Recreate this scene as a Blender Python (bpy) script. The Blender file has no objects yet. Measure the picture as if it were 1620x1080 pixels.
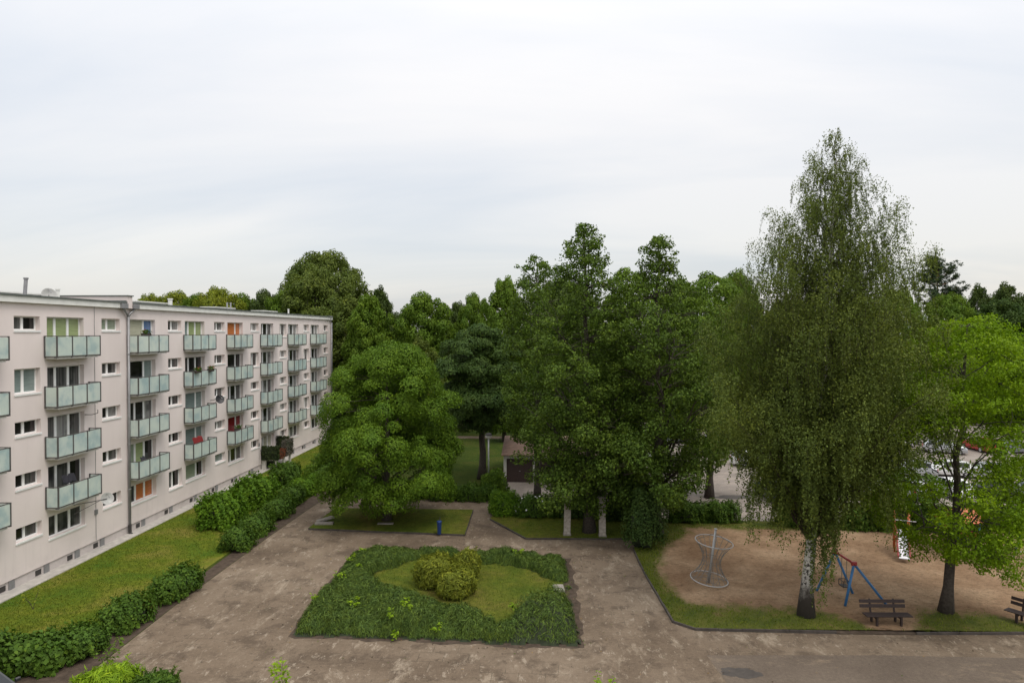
import bpy, math, random
import numpy as np
from mathutils import Vector, Matrix
from math import sin, cos, pi, radians, atan2, hypot, sqrt

# ------------------------------------------------------------------ camera, sky, sun, exposure
S = bpy.context.scene
COL = S.collection
YAW, PITCH, CAM_H = radians(2.862), radians(0.7957), 13.5
cam = bpy.data.objects.new('camera', bpy.data.cameras.new('camera'))
COL.objects.link(cam)
cam.location = (0, 0, CAM_H)
cam.rotation_euler = (pi/2 - PITCH, 0, YAW)
cam.data.lens = 24.0; cam.data.sensor_width = 36.0
cam.data.clip_start = 0.1; cam.data.clip_end = 6000
S.camera = cam

SUN_EL, SUN_AZ = radians(60), radians(128)          # azimuth clockwise from +Y
world = bpy.data.worlds.new("World"); S.world = world; world.use_nodes = True
nt = world.node_tree; nt.nodes.clear()
def wn(t, **k):
    n = nt.nodes.new(t)
    for a, b in k.items(): setattr(n, a, b)
    return n
def wmath(op, a, b=None):
    n = wn('ShaderNodeMath', operation=op)
    for i, v in enumerate((a, b)):
        if v is None: continue
        if isinstance(v, (int, float)): n.inputs[i].default_value = v
        else: nt.links.new(v, n.inputs[i])
    return n.outputs[0]
sky = wn('ShaderNodeTexSky', sky_type='NISHITA', sun_disc=False, sun_elevation=SUN_EL, sun_rotation=SUN_AZ)
sky.air_density = 1.0; sky.dust_density = 3.0
bg_sky = wn('ShaderNodeBackground'); bg_sky.inputs['Strength'].default_value = 0.05
nt.links.new(sky.outputs[0], bg_sky.inputs['Color'])
tc = wn('ShaderNodeTexCoord'); sep = wn('ShaderNodeSeparateXYZ')
nt.links.new(tc.outputs['Generated'], sep.inputs[0])
zc = wmath('MAXIMUM', sep.outputs[2], 0.0)
den = wmath('ADD', zc, 0.22)
comb = wn('ShaderNodeCombineXYZ')
nt.links.new(wmath('DIVIDE', sep.outputs[0], den), comb.inputs[0])
nt.links.new(wmath('DIVIDE', sep.outputs[1], den), comb.inputs[1])
mp = wn('ShaderNodeMapping'); mp.inputs['Rotation'].default_value = (0, 0, radians(28)); mp.inputs['Scale'].default_value = (0.55, 1.5, 1)
mp.inputs['Location'].default_value = (3.1, 0.7, 0)
nt.links.new(comb.outputs[0], mp.inputs[0])
nz = wn('ShaderNodeTexNoise'); nz.inputs['Scale'].default_value = 0.75; nz.inputs['Detail'].default_value = 6; nz.inputs['Roughness'].default_value = 0.5
nz.inputs['Distortion'].default_value = 0.5
nt.links.new(mp.outputs[0], nz.inputs['Vector'])
rmp = wn('ShaderNodeValToRGB')
rmp.color_ramp.elements[0].position = 0.37; rmp.color_ramp.elements[0].color = (0.80, 0.812, 0.824, 1)
rmp.color_ramp.elements[1].position = 0.60; rmp.color_ramp.elements[1].color = (1.0, 0.957, 0.905, 1)
nt.links.new(nz.outputs['Fac'], rmp.inputs[0])
bg_cl = wn('ShaderNodeBackground')
nt.links.new(rmp.outputs[0], bg_cl.inputs['Color'])
# overcast sky: brighter towards the zenith
st = wmath('ADD', wmath('MULTIPLY', wmath('POWER', zc, 1.6), 1.15), 0.70)
nt.links.new(st, bg_cl.inputs['Strength'])
adds = wn('ShaderNodeAddShader'); wo = wn('ShaderNodeOutputWorld')
nt.links.new(bg_sky.outputs[0], adds.inputs[0]); nt.links.new(bg_cl.outputs[0], adds.inputs[1])
nt.links.new(adds.outputs[0], wo.inputs['Surface'])

sl = bpy.data.lights.new('sun', 'SUN'); sl.energy = 1.35; sl.angle = radians(22); sl.color = (1.0, 0.955, 0.89)
sun = bpy.data.objects.new('sun', sl); COL.objects.link(sun)
sd = Vector((sin(SUN_AZ)*cos(SUN_EL), cos(SUN_AZ)*cos(SUN_EL), sin(SUN_EL)))
sun.rotation_euler = sd.to_track_quat('Z', 'Y').to_euler(); sun.location = (20, -20, 60)
S.view_settings.view_transform = 'Standard'; S.view_settings.look = 'None'
S.view_settings.exposure = 0.0; S.view_settings.gamma = 1.0
S.view_settings.use_curve_mapping = False

# ------------------------------------------------------------------ survey helpers (read off positions on the ground)
_f = np.array([-sin(YAW)*cos(PITCH), cos(YAW)*cos(PITCH), -sin(PITCH)]); _r = np.array([cos(YAW), sin(YAW), 0.0]); _u = np.cross(_r, _f)
def ray(x, y): return _f + _r*(x-810)/1080.0 - _u*(y-540)/1080.0
def G(x, y, z=0.0):
    d = ray(x, y); t = (z-CAM_H)/d[2]; return (t*d[0], t*d[1], z)
def A(x, y, dist):
    d = ray(x, y)*dist; return (d[0], d[1], CAM_H+d[2])

# ------------------------------------------------------------------ materials
def newmat(name):
    m = bpy.data.materials.new(name); m.use_nodes = True
    return m, m.node_tree, m.node_tree.nodes['Principled BSDF']
def L(t, a, b): t.links.new(a, b)
def noise(t, scale, detail=4, rough=0.55, vec=None, dist=0.0):
    n = t.nodes.new('ShaderNodeTexNoise'); n.inputs['Scale'].default_value = scale; n.inputs['Detail'].default_value = detail
    n.inputs['Roughness'].default_value = rough; n.inputs['Distortion'].default_value = dist
    if vec is not None: L(t, vec, n.inputs['Vector'])
    return n.outputs['Fac']
def ramp(t, fac, stops):
    r = t.nodes.new('ShaderNodeValToRGB'); e = r.color_ramp.elements
    while len(e) < len(stops): e.new(0.5)
    for i, (p, c) in enumerate(stops):
        e[i].position = p; e[i].color = (c[0], c[1], c[2], 1) if not isinstance(c, (int, float)) else (c, c, c, 1)
    L(t, fac, r.inputs[0]); return r.outputs[0]
def mix(t, fac, a, b, mode='MIX'):
    n = t.nodes.new('ShaderNodeMix'); n.data_type = 'RGBA'; n.blend_type = mode
    for i, v in ((0, fac), (6, a), (7, b)):
        if isinstance(v, (int, float)): n.inputs[i].default_value = v if i == 0 else (v, v, v, 1)
        elif isinstance(v, tuple): n.inputs[i].default_value = (v[0], v[1], v[2], 1)
        else: L(t, v, n.inputs[i])
    return n.outputs[2]
def objco(t):
    return t.nodes.new('ShaderNodeTexCoord').outputs['Object']
def scaled(t, vec, s):
    m = t.nodes.new('ShaderNodeMapping'); m.inputs['Scale'].default_value = s; L(t, vec, m.inputs[0]); return m.outputs[0]
def bump(t, p, h, strength, dist):
    b = t.nodes.new('ShaderNodeBump'); b.inputs['Strength'].default_value = strength; b.inputs['Distance'].default_value = dist
    L(t, h, b.inputs['Height']); L(t, b.outputs[0], p.inputs['Normal'])
def simple(name, c, rough=0.6, metal=0.0, var=0.12, scale=6.0, spec=0.5):
    m, t, p = newmat(name)
    v = noise(t, scale, 5, 0.6, objco(t))
    lo = tuple(x*(1-var) for x in c); hi = tuple(min(1, x*(1+var)) for x in c)
    L(t, ramp(t, v, [(0.3, lo), (0.7, hi)]), p.inputs['Base Color'])
    p.inputs['Roughness'].default_value = rough; p.inputs['Metallic'].default_value = metal
    p.inputs['Specular IOR Level'].default_value = spec
    return m
def leafmat(name, c, var=0.28, trans=0.3, yellow=0.25, nscale=0.6, spec=0.12):
    """leaf colour varies from leaf to leaf and from branch to branch"""
    m, t, p = newmat(name)
    g = t.nodes.new('ShaderNodeNewGeometry')
    r = g.outputs['Random Per Island']
    a = tuple(x*(1-var) for x in c); b = tuple(x*(1+var) for x in c)
    y = (c[0]*(1+var)+yellow*c[1]*0.5, c[1]*(1+var), c[2]*0.9)
    col = ramp(t, r, [(0.0, a), (0.55, c), (0.85, b), (1.0, y)])
    n = noise(t, nscale, 3, 0.6, objco(t))
    col = mix(t, 1.0, col, ramp(t, n, [(0.3, (0.78, 0.85, 0.9)), (0.7, (1.2, 1.12, 0.95))]), 'MULTIPLY')
    L(t, col, p.inputs['Base Color']); p.inputs['Roughness'].default_value = 0.6; p.inputs['Specular IOR Level'].default_value = spec
    tr = t.nodes.new('ShaderNodeBsdfTranslucent'); L(t, mix(t, 1.0, col, (1.25, 1.3, 0.55), 'MULTIPLY'), tr.inputs['Color'])
    mx = t.nodes.new('ShaderNodeMixShader'); mx.inputs[0].default_value = trans
    out = t.nodes['Material Output']; L(t, p.outputs[0], mx.inputs[1]); L(t, tr.outputs[0], mx.inputs[2]); L(t, mx.outputs[0], out.inputs[0])
    return m

M = {}
M['bark'] = simple('bark', (0.060, 0.048, 0.038), 0.9, var=0.45, scale=9)
M['bark_pale'] = simple('bark_pale', (0.16, 0.14, 0.115), 0.9, var=0.4, scale=7)
M['bark_pine'] = simple('bark_pine', (0.22, 0.11, 0.06), 0.9, var=0.4, scale=5)
M['twig'] = simple('twig', (0.045, 0.032, 0.022), 0.9, var=0.3)
def birchbark():
    m, t, p = newmat('birch_bark'); oc = objco(t)
    sx = t.nodes.new('ShaderNodeSeparateXYZ'); L(t, oc, sx.inputs[0])
    blot = noise(t, 5.0, 5, 0.65, scaled(t, oc, (1, 1, 1.1)), 0.6)
    c = ramp(t, blot, [(0.42, (0.05, 0.042, 0.035)), (0.50, (0.58, 0.55, 0.50))])
    low = t.nodes.new('ShaderNodeMapRange'); low.inputs[1].default_value = 0.9; low.inputs[2].default_value = 2.2
    nn = noise(t, 2.2, 4, 0.6, oc)
    ad = t.nodes.new('ShaderNodeMath'); ad.operation = 'MULTIPLY_ADD'; L(t, nn, ad.inputs[0]); ad.inputs[1].default_value = 2.0
    L(t, sx.outputs[2], ad.inputs[2])
    sb = t.nodes.new('ShaderNodeMath'); sb.operation = 'SUBTRACT'; L(t, ad.outputs[0], sb.inputs[0]); sb.inputs[1].default_value = 1.0
    L(t, sb.outputs[0], low.inputs[0])
    L(t, mix(t, low.outputs[0], (0.045, 0.036, 0.03), c), p.inputs['Base Color']); p.inputs['Roughness'].default_value = 0.9
    bump(t, p, noise(t, 14, 4, 0.6, scaled(t, oc, (1, 1, 0.4))), 0.7, 0.03)
    return m
M['birch_bark'] = birchbark()

M['leaf_maple'] = leafmat('leaf_maple', (0.094, 0.168, 0.015), trans=0.25)
M['leaf_dark'] = leafmat('leaf_dark', (0.052, 0.092, 0.022), trans=0.2)
M['leaf_poplar'] = leafmat('leaf_poplar', (0.085, 0.138, 0.022), var=0.45, trans=0.25, nscale=0.5)
M['leaf_birch'] = leafmat('leaf_birch', (0.112, 0.148, 0.034), var=0.4, trans=0.25, nscale=0.4)
M['leaf_ash'] = leafmat('leaf_ash', (0.155, 0.255, 0.010), trans=0.35)
M['leaf_mid'] = leafmat('leaf_mid', (0.098, 0.165, 0.018), trans=0.25)
M['leaf_olive'] = leafmat('leaf_olive', (0.094, 0.130, 0.026), trans=0.25)
M['leaf_far'] = leafmat('leaf_far', (0.060, 0.092, 0.022), trans=0.2)
M['leaf_yellow'] = leafmat('leaf_yellow', (0.18, 0.215, 0.024), trans=0.3)
M['leaf_hedge'] = leafmat('leaf_hedge', (0.066, 0.125, 0.017), trans=0.2, nscale=1.5)
M['leaf_shrub'] = leafmat('leaf_shrub', (0.092, 0.180, 0.014), trans=0.25, nscale=1.2)
M['leaf_juniper'] = leafmat('leaf_juniper', (0.074, 0.118, 0.024), var=0.45, trans=0.1, nscale=2.4, spec=0.12)
M['leaf_thuja'] = leafmat('leaf_thuja', (0.160, 0.185, 0.022), var=0.35, trans=0.15, nscale=2.0)
M['leaf_lime'] = leafmat('leaf_lime', (0.21, 0.33, 0.02), trans=0.35, nscale=2.0)
M['leaf_ivy'] = leafmat('leaf_ivy', (0.038, 0.055, 0.020), trans=0.15, nscale=2.0)
M['leaf_bare'] = leafmat('leaf_bare', (0.11, 0.10, 0.085), trans=0.1, nscale=2.0)
M['leaf_red'] = leafmat('leaf_red', (0.16, 0.055, 0.03), trans=0.1, nscale=2.0)
M['leaf_pine'] = leafmat('leaf_pine', (0.045, 0.072, 0.035), trans=0.1)
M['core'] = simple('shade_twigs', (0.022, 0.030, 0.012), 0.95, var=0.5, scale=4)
M['petal_white'] = simple('petal_white', (0.7, 0.7, 0.68), 0.7)
M['petal_red'] = simple('petal_red', (0.45, 0.05, 0.05), 0.7)

def mat_grass(name, a, b, dry, sc=1.0):
    m, t, p = newmat(name); oc = objco(t)
    n1 = noise(t, 0.28*sc, 5, 0.6, oc, 0.4); n2 = noise(t, 3.0, 4, 0.65, oc); n3 = noise(t, 26, 3, 0.7, oc)
    c = ramp(t, n1, [(0.36, a), (0.52, b), (0.70, dry)])
    c = mix(t, 1.0, c, ramp(t, n2, [(0.3, (0.66, 0.7, 0.7)), (0.7, (1.28, 1.22, 1.1))]), 'MULTIPLY')
    c = mix(t, 1.0, c, ramp(t, n3, [(0.25, 0.55), (0.75, 1.4)]), 'MULTIPLY')
    soil = ramp(t, noise(t, 0.55, 5, 0.6, oc, 0.8), [(0.705, 0.0), (0.76, 0.9)])
    c = mix(t, soil, c, (0.085, 0.058, 0.035))
    L(t, c, p.inputs['Base Color']); p.inputs['Roughness'].default_value = 0.95; p.inputs['Specular IOR Level'].default_value = 0.1
    bump(t, p, n3, 0.9, 0.05); return m
M['lawn'] = mat_grass('lawn', (0.070, 0.128, 0.012), (0.122, 0.152, 0.015), (0.215, 0.185, 0.045))
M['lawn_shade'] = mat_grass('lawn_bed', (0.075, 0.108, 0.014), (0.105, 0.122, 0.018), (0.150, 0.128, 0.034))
M['shaded_turf'] = mat_grass('shaded_turf', (0.030, 0.053, 0.008), (0.045, 0.066, 0.010), (0.062, 0.066, 0.016))  # far lawn: shade of the surrounding trees is put into this darker green
def mat_paving():
    m, t, p = newmat('old_concrete_paving'); oc = objco(t)
    big = noise(t, 0.17, 6, 0.62, oc, 0.5); fine = noise(t, 24, 4, 0.75, oc); grit = noise(t, 7, 5, 0.7, oc)
    c = ramp(t, big, [(0.32, (0.108, 0.079, 0.054)), (0.48, (0.162, 0.122, 0.086)), (0.64, (0.212, 0.164, 0.118))])
    c = mix(t, ramp(t, noise(t, 0.6, 8, 0.72, oc, 0.3), [(0.38, 0.7), (0.50, 0.0)]), c, (0.084, 0.062, 0.044))
    st = scaled(t, oc, (1.0, 0.42, 1))
    pale = ramp(t, noise(t, 0.75, 9, 0.78, st, 0.35), [(0.545, 0.0), (0.64, 0.75)])
    c = mix(t, pale, c, (0.320, 0.262, 0.195))
    c = mix(t, ramp(t, noise(t, 1.3, 6, 0.75, oc, 0.3), [(0.60, 0.0), (0.70, 0.55)]), c, (0.074, 0.062, 0.036))
    c = mix(t, ramp(t, noise(t, 2.6, 7, 0.8, st, 0.2), [(0.575, 0.0), (0.61, 0.65)]), c, (0.33, 0.275, 0.21))
    c = mix(t, ramp(t, noise(t, 2.1, 8, 0.8, oc, 0.2), [(0.37, 0.7), (0.42, 0.0)]), c, (0.060, 0.045, 0.032))
    br = t.nodes.new('ShaderNodeTexBrick'); br.offset = 0.5; br.inputs['Scale'].default_value = 1.0; br.inputs['Brick Width'].default_value = 1.0; br.inputs['Row Height'].default_value = 0.75
    br.inputs['Mortar Size'].default_value = 0.022; br.inputs['Mortar Smooth'].default_value = 0.7
    L(t, mix(t, 0.05, oc, noise_col(t, 1.2, oc)), br.inputs['Vector'])
    jm = t.nodes.new('ShaderNodeMath'); jm.operation = 'MULTIPLY'; L(t, br.outputs['Fac'], jm.inputs[0]); L(t, ramp(t, noise(t, 0.35, 5, 0.65, oc), [(0.50, 0.0), (0.62, 0.7)]), jm.inputs[1])
    c = mix(t, jm.outputs[0], c, (0.070, 0.058, 0.040))
    c = mix(t, 1.0, c, ramp(t, grit, [(0.3, 0.84), (0.7, 1.14)]), 'MULTIPLY')
    c = mix(t, 1.0, c, ramp(t, fine, [(0.25, 0.72), (0.75, 1.25)]), 'MULTIPLY')
    L(t, c, p.inputs['Base Color']); p.inputs['Roughness'].default_value = 0.9; p.inputs['Specular IOR Level'].default_value = 0.15
    bump(t, p, mix(t, 0.4, fine, grit), 0.5, 0.03); return m
def noise_col(t, sc, vec):
    n = t.nodes.new('ShaderNodeTexNoise'); n.inputs['Scale'].default_value = sc; n.inputs['Detail'].default_value = 4; L(t, vec, n.inputs['Vector']); return n.outputs['Color']
M['paving'] = mat_paving()
def mat_asphalt(name, a, b, light, lightpos=0.60):
    m, t, p = newmat(name); oc = objco(t)
    c = ramp(t, noise(t, 0.3, 6, 0.65, oc, 0.3), [(0.35, a), (0.65, b)])
    c = mix(t, ramp(t, noise(t, 0.33, 9, 0.75, scaled(t, oc, (0.6, 1.2, 1)), 0.3), [(lightpos-.04, 0.0), (lightpos+0.08, 0.85)]), c, light)
    rot = t.nodes.new('ShaderNodeMapping'); rot.inputs['Rotation'].default_value = (0, 0, 0.95); rot.inputs['Scale'].default_value = (0.25, 2.6, 1); L(t, oc, rot.inputs[0])
    c = mix(t, ramp(t, noise(t, 0.9, 6, 0.7, rot.outputs[0], 0.2), [(0.63, 0.0), (0.69, 0.6)]), c, light)
    f = noise(t, 30, 3, 0.7, oc); g = noise(t, 6, 5, 0.7, oc)
    c = mix(t, 1.0, c, ramp(t, g, [(0.3, 0.82), (0.7, 1.16)]), 'MULTIPLY')
    c = mix(t, 1.0, c, ramp(t, f, [(0.25, 0.75), (0.75, 1.25)]), 'MULTIPLY')
    L(t, c, p.inputs['Base Color']); p.inputs['Roughness'].default_value = 0.85; p.inputs['Specular IOR Level'].default_value = 0.2
    bump(t, p, f, 0.4, 0.02); return m
M['asphalt'] = mat_asphalt('worn_asphalt', (0.112, 0.087, 0.066), (0.150, 0.118, 0.090), (0.27, 0.205, 0.140))
M['lot'] = mat_asphalt('parking_surface', (0.20, 0.17, 0.145), (0.27, 0.235, 0.205), (0.33, 0.28, 0.235), 0.55)
M['wet'] = simple('wet_asphalt', (0.062, 0.052, 0.044), 0.7, var=0.3, scale=3)
def mat_play():
    m, t, p = newmat('sand_and_grass'); oc = objco(t)
    at = t.nodes.new('ShaderNodeAttribute'); at.attribute_name = 'sand'
    n = noise(t, 1.1, 6, 0.65, oc, 0.5); f = noise(t, 24, 3, 0.7, oc)
    s = ramp(t, noise(t, 0.35, 5, 0.6, oc, 0.3), [(0.35, (0.175, 0.108, 0.062)), (0.55, (0.245, 0.162, 0.098)), (0.7, (0.32, 0.225, 0.142))])
    foot = noise(t, 4.5, 6, 0.8, scaled(t, oc, (1, 1.3, 1)), 0.3)
    s = mix(t, 1.0, s, ramp(t, foot, [(0.36, 0.60), (0.46, 0.98), (0.62, 1.22)]), 'MULTIPLY')
    s = mix(t, ramp(t, noise(t, 8.5, 4, 0.8, oc, 0.3), [(0.30, 0.75), (0.40, 0.0)]), s, (0.105, 0.066, 0.038))
    s = mix(t, ramp(t, noise(t, 2.4, 6, 0.8, oc, 0.2), [(0.60, 0.0), (0.66, 0.5)]), s, (0.36, 0.26, 0.165))
    g = ramp(t, noise(t, 0.8, 5, 0.6, oc), [(0.35, (0.062, 0.082, 0.016)), (0.6, (0.102, 0.108, 0.022)), (0.7, (0.14, 0.105, 0.045))])
    a2 = t.nodes.new('ShaderNodeMath'); a2.operation = 'MULTIPLY_ADD'; L(t, n, a2.inputs[0]); a2.inputs[1].default_value = 1.3; L(t, at.outputs['Fac'], a2.inputs[2])
    k = ramp(t, a2.outputs[0], [(0.0, 0.0), (1.0, 1.0)])
    mr = t.nodes.new('ShaderNodeMapRange'); mr.inputs[1].default_value = 0.95; mr.inputs[2].default_value = 1.35; L(t, a2.outputs[0], mr.inputs[0])
    c = mix(t, mr.outputs[0], g, s)
    c = mix(t, 1.0, c, ramp(t, f, [(0.25, 0.72), (0.75, 1.25)]), 'MULTIPLY')
    L(t, c, p.inputs['Base Color']); p.inputs['Roughness'].default_value = 0.95; p.inputs['Specular IOR Level'].default_value = 0.1
    bump(t, p, mix(t, 0.5, foot, f), 0.8, 0.06); return m
M['play'] = mat_play()
M['soil'] = simple('soil', (0.075, 0.056, 0.042), 0.95, var=0.35, scale=3, spec=0.1)
M['kerb'] = simple('kerb_concrete', (0.058, 0.048, 0.040), 0.9, var=0.45, scale=2)
M['concrete'] = simple('pale_concrete', (0.40, 0.375, 0.34), 0.9, var=0.2, scale=2.5)
M['slab_stone'] = simple('slab_stone', (0.24, 0.215, 0.185), 0.9, var=0.25, scale=4)
def mat_render(name, c):
    m, t, p = newmat(name); oc = objco(t)
    n = noise(t, 0.25, 5, 0.6, scaled(t, oc, (1, 1, 0.35)), 0.3); f = noise(t, 55, 3, 0.6, oc)
    streak = noise(t, 0.5, 3, 0.5, scaled(t, oc, (1, 1, 0.12)))
    cc = ramp(t, n, [(0.3, tuple(x*0.93 for x in c)), (0.7, tuple(x*1.04 for x in c))])
    cc = mix(t, 1.0, cc, ramp(t, streak, [(0.35, 0.97), (0.6, 1.01)]), 'MULTIPLY')
    run = noise(t, 2.2, 5, 0.65, scaled(t, oc, (1, 1, 0.05))); blot = noise(t, 0.35, 4, 0.6, oc)
    mm = t.nodes.new('ShaderNodeMath'); mm.operation = 'MULTIPLY'; L(t, ramp(t, run, [(0.56, 0.0), (0.70, 0.5)]), mm.inputs[0]); L(t, ramp(t, blot, [(0.45, 0.0), (0.62, 1.0)]), mm.inputs[1])
    cc = mix(t, mm.outputs[0], cc, tuple(x*0.80 for x in c))
    sz = t.nodes.new('ShaderNodeSeparateXYZ'); L(t, oc, sz.inputs[0]); lo = t.nodes.new('ShaderNodeMapRange'); lo.inputs[1].default_value = 1.5; lo.inputs[2].default_value = 0.5; L(t, sz.outputs[2], lo.inputs[0])
    m3 = t.nodes.new('ShaderNodeMath'); m3.operation = 'MULTIPLY'; L(t, lo.outputs[0], m3.inputs[0]); L(t, ramp(t, noise(t, 1.4, 5, 0.65, oc), [(0.4, 0.0), (0.65, 0.4)]), m3.inputs[1]); cc = mix(t, m3.outputs[0], cc, tuple(x*0.72 for x in c))
    L(t, cc, p.inputs['Base Color']); p.inputs['Roughness'].default_value = 0.92; p.inputs['Specular IOR Level'].default_value = 0.2
    bump(t, p, f, 0.25, 0.01); return m
M['render'] = mat_render('pink_grey_render', (0.735, 0.655, 0.625))
M['plinth'] = mat_render('plinth_render', (0.55, 0.50, 0.475))
M['white'] = simple('white_frame', (0.82, 0.82, 0.80), 0.45, var=0.05)
M['fascia'] = simple('white_fascia', (0.74, 0.74, 0.70), 0.6, var=0.08, scale=1.5)
M['roof'] = simple('roof_felt', (0.10, 0.105, 0.10), 0.9, var=0.3, scale=2)
M['roof_edge'] = simple('roof_edge_metal', (0.11, 0.125, 0.115), 0.5, var=0.2)
M['zinc'] = simple('zinc_pipe', (0.27, 0.27, 0.275), 0.5, 0.4, var=0.15, scale=3)
M['iron'] = simple('dark_iron', (0.04, 0.036, 0.034), 0.7)
M['railing'] = simple('grey_steel_railing', (0.085, 0.080, 0.076), 0.6, 0.0)
M['slab'] = simple('balcony_slab', (0.64, 0.62, 0.585), 0.85, var=0.1)
def mat_frost():
    m, t, p = newmat('frosted_glass')
    oi = t.nodes.new('ShaderNodeObjectInfo')
    c = ramp(t, oi.outputs['Random'], [(0.0, (0.66, 0.755, 0.705)), (0.6, (0.72, 0.80, 0.75)), (1.0, (0.61, 0.725, 0.69))])
    n = noise(t, 1.1, 4, 0.55, t.nodes.new('ShaderNodeNewGeometry').outputs['Position'])
    c = mix(t, 1.0, c, ramp(t, n, [(0.36, (0.74, 0.82, 0.86)), (0.50, (0.98, 0.98, 0.98)), (0.65, (1.07, 1.05, 1.03))]), 'MULTIPLY')
    L(t, c, p.inputs['Base Color']); p.inputs['Roughness'].default_value = 0.3; p.inputs['Specular IOR Level'].default_value = 0.5
    tr = t.nodes.new('ShaderNodeBsdfTranslucent'); L(t, c, tr.inputs['Color'])
    mx = t.nodes.new('ShaderNodeMixShader'); mx.inputs[0].default_value = 0.3
    out = t.nodes['Material Output']; L(t, p.outputs[0], mx.inputs[1]); L(t, tr.outputs[0], mx.inputs[2]); L(t, mx.outputs[0], out.inputs[0])
    return m
M['frost'] = mat_frost()
def mat_pane(name, dark, light, pleat=9.0):
    """window glass with what hangs behind it: pleated curtains or a plain blind"""
    m, t, p = newmat(name); ps = t.nodes.new('ShaderNodeNewGeometry').outputs['Position']
    v = noise(t, 1.0, 3, 0.6, scaled(t, ps, (pleat, pleat, 0.15)))
    w = noise(t, 0.8, 2, 0.5, ps)
    c = ramp(t, v, [(0.35, dark), (0.65, light)])
    c = mix(t, ramp(t, w, [(0.5, 0.0), (0.62, 0.8)]), c, tuple(x*0.35 for x in dark))
    L(t, c, p.inputs['Base Color']); p.inputs['Roughness'].default_value = 0.08; p.inputs['Specular IOR Level'].default_value = 0.5
    return m
M['pane_dark'] = mat_pane('pane_dark', (0.012, 0.012, 0.012), (0.03, 0.028, 0.027), 2)
M['pane_grey'] = mat_pane('pane_grey_curtain', (0.045, 0.045, 0.044), (0.13, 0.128, 0.122))
M['pane_light'] = mat_pane('pane_light_curtain', (0.15, 0.15, 0.145), (0.34, 0.34, 0.32))
def mat_blind(name, c):
    m, t, p = newmat(name); ps = t.nodes.new('ShaderNodeNewGeometry').outputs['Position']
    L(t, ramp(t, noise(t, 3, 2, 0.5, scaled(t, ps, (0.4, 0.4, 8))), [(0.3, tuple(x*0.82 for x in c)), (0.7, tuple(x*1.12 for x in c))]), p.inputs['Base Color'])
    p.inputs['Roughness'].default_value = 0.15; return m
M['pane_green'] = mat_blind('pane_green_blind', (0.30, 0.36, 0.17))
M['pane_sage'] = mat_blind('pane_sage_blind', (0.26, 0.31, 0.23))
M['pane_cream'] = mat_blind('pane_cream_blind', (0.48, 0.47, 0.36))
M['pane_orange'] = mat_blind('pane_orange_blind', (0.50, 0.17, 0.06))
M['pane_red'] = mat_blind('pane_red_curtain', (0.20, 0.012, 0.018))
M['pane_teal'] = mat_blind('pane_grey_green_blind', (0.20, 0.25, 0.235))
M['pane_blue'] = mat_blind('pane_blue_sky', (0.12, 0.20, 0.36))
M['glass_car'] = simple('car_glass', (0.015, 0.017, 0.02), 0.05, var=0.1)
M['rubber'] = simple('rubber', (0.02, 0.02, 0.02), 0.85)
M['rim'] = simple('wheel_rim', (0.5, 0.5, 0.52), 0.35, 0.7)
M['lamp_red'] = simple('red_lamp', (0.35, 0.02, 0.02), 0.3)
M['lamp_clear'] = simple('clear_lamp', (0.75, 0.77, 0.8), 0.15)
def paint(n, c, metal=0.0):
    m = simple(n, c, 0.3, metal, var=0.04); m.node_tree.nodes['Principled BSDF'].inputs['Coat Weight'].default_value = 0.6
    m.node_tree.nodes['Principled BSDF'].inputs['Coat Roughness'].default_value = 0.05; return m
CARP = {'silver': paint('silver_paint', (0.48, 0.50, 0.52), 0.4), 'white': paint('white_paint', (0.78, 0.78, 0.77)), 'blue': paint('dark_blue_paint', (0.04, 0.07, 0.16)),
        'red': paint('red_paint', (0.42, 0.025, 0.025)), 'black': paint('black_paint', (0.02, 0.021, 0.024)), 'grey': paint('grey_blue_paint', (0.17, 0.19, 0.22), 0.3)}
M['wood'] = simple('dark_brown_wood', (0.028, 0.016, 0.014), 0.7, var=0.3, scale=10)
M['blue'] = simple('blue_paint', (0.035, 0.15, 0.34), 0.45, var=0.2, scale=4)
M['redp'] = simple('red_play_paint', (0.32, 0.035, 0.035), 0.5, var=0.2, scale=4)
M['orange'] = simple('orange_play_paint', (0.50, 0.12, 0.04), 0.5, var=0.2, scale=4)
M['teal'] = simple('teal_play_paint', (0.02, 0.15, 0.17), 0.5, var=0.2, scale=4)
M['steel'] = simple('galvanised_steel', (0.38, 0.38, 0.38), 0.5, 0.3, var=0.15)
M['steel_sheet'] = simple('bright_steel_sheet', (0.74, 0.74, 0.75), 0.5, 0.0, var=0.08)
M['rope'] = simple('grey_rope', (0.15, 0.15, 0.14), 0.9)
M['bin'] = simple('blue_plastic', (0.010, 0.04, 0.16), 0.5, var=0.15)
M['dish_grey'] = simple('grey_dish', (0.40, 0.40, 0.38), 0.5)
M['dish_black'] = simple('black_dish', (0.02, 0.02, 0.022), 0.5)
M['whitewash'] = simple('flaking_whitewash', (0.36, 0.32, 0.275), 0.9, var=0.4, scale=5)
M['brown_roof'] = simple('brown_roof_felt', (0.155, 0.098, 0.072), 0.9, var=0.25, scale=2)
M['brown_door'] = simple('brown_garage_door', (0.045, 0.026, 0.022), 0.7, var=0.2)
M['garage_wall'] = simple('pale_garage_wall', (0.52, 0.50, 0.46), 0.9, var=0.15)
M['globe'] = simple('white_globe', (0.75, 0.74, 0.72), 0.3, var=0.05)
M['cloth_red'] = simple('red_cloth', (0.20, 0.014, 0.014), 0.9)
M['cloth_dark'] = simple('dark_cloth', (0.03, 0.03, 0.038), 0.9)
M['clay'] = simple('brown_planter', (0.055, 0.040, 0.034), 0.8)
M['door_grey'] = simple('dark_steel_door', (0.035, 0.035, 0.037), 0.6)

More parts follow.
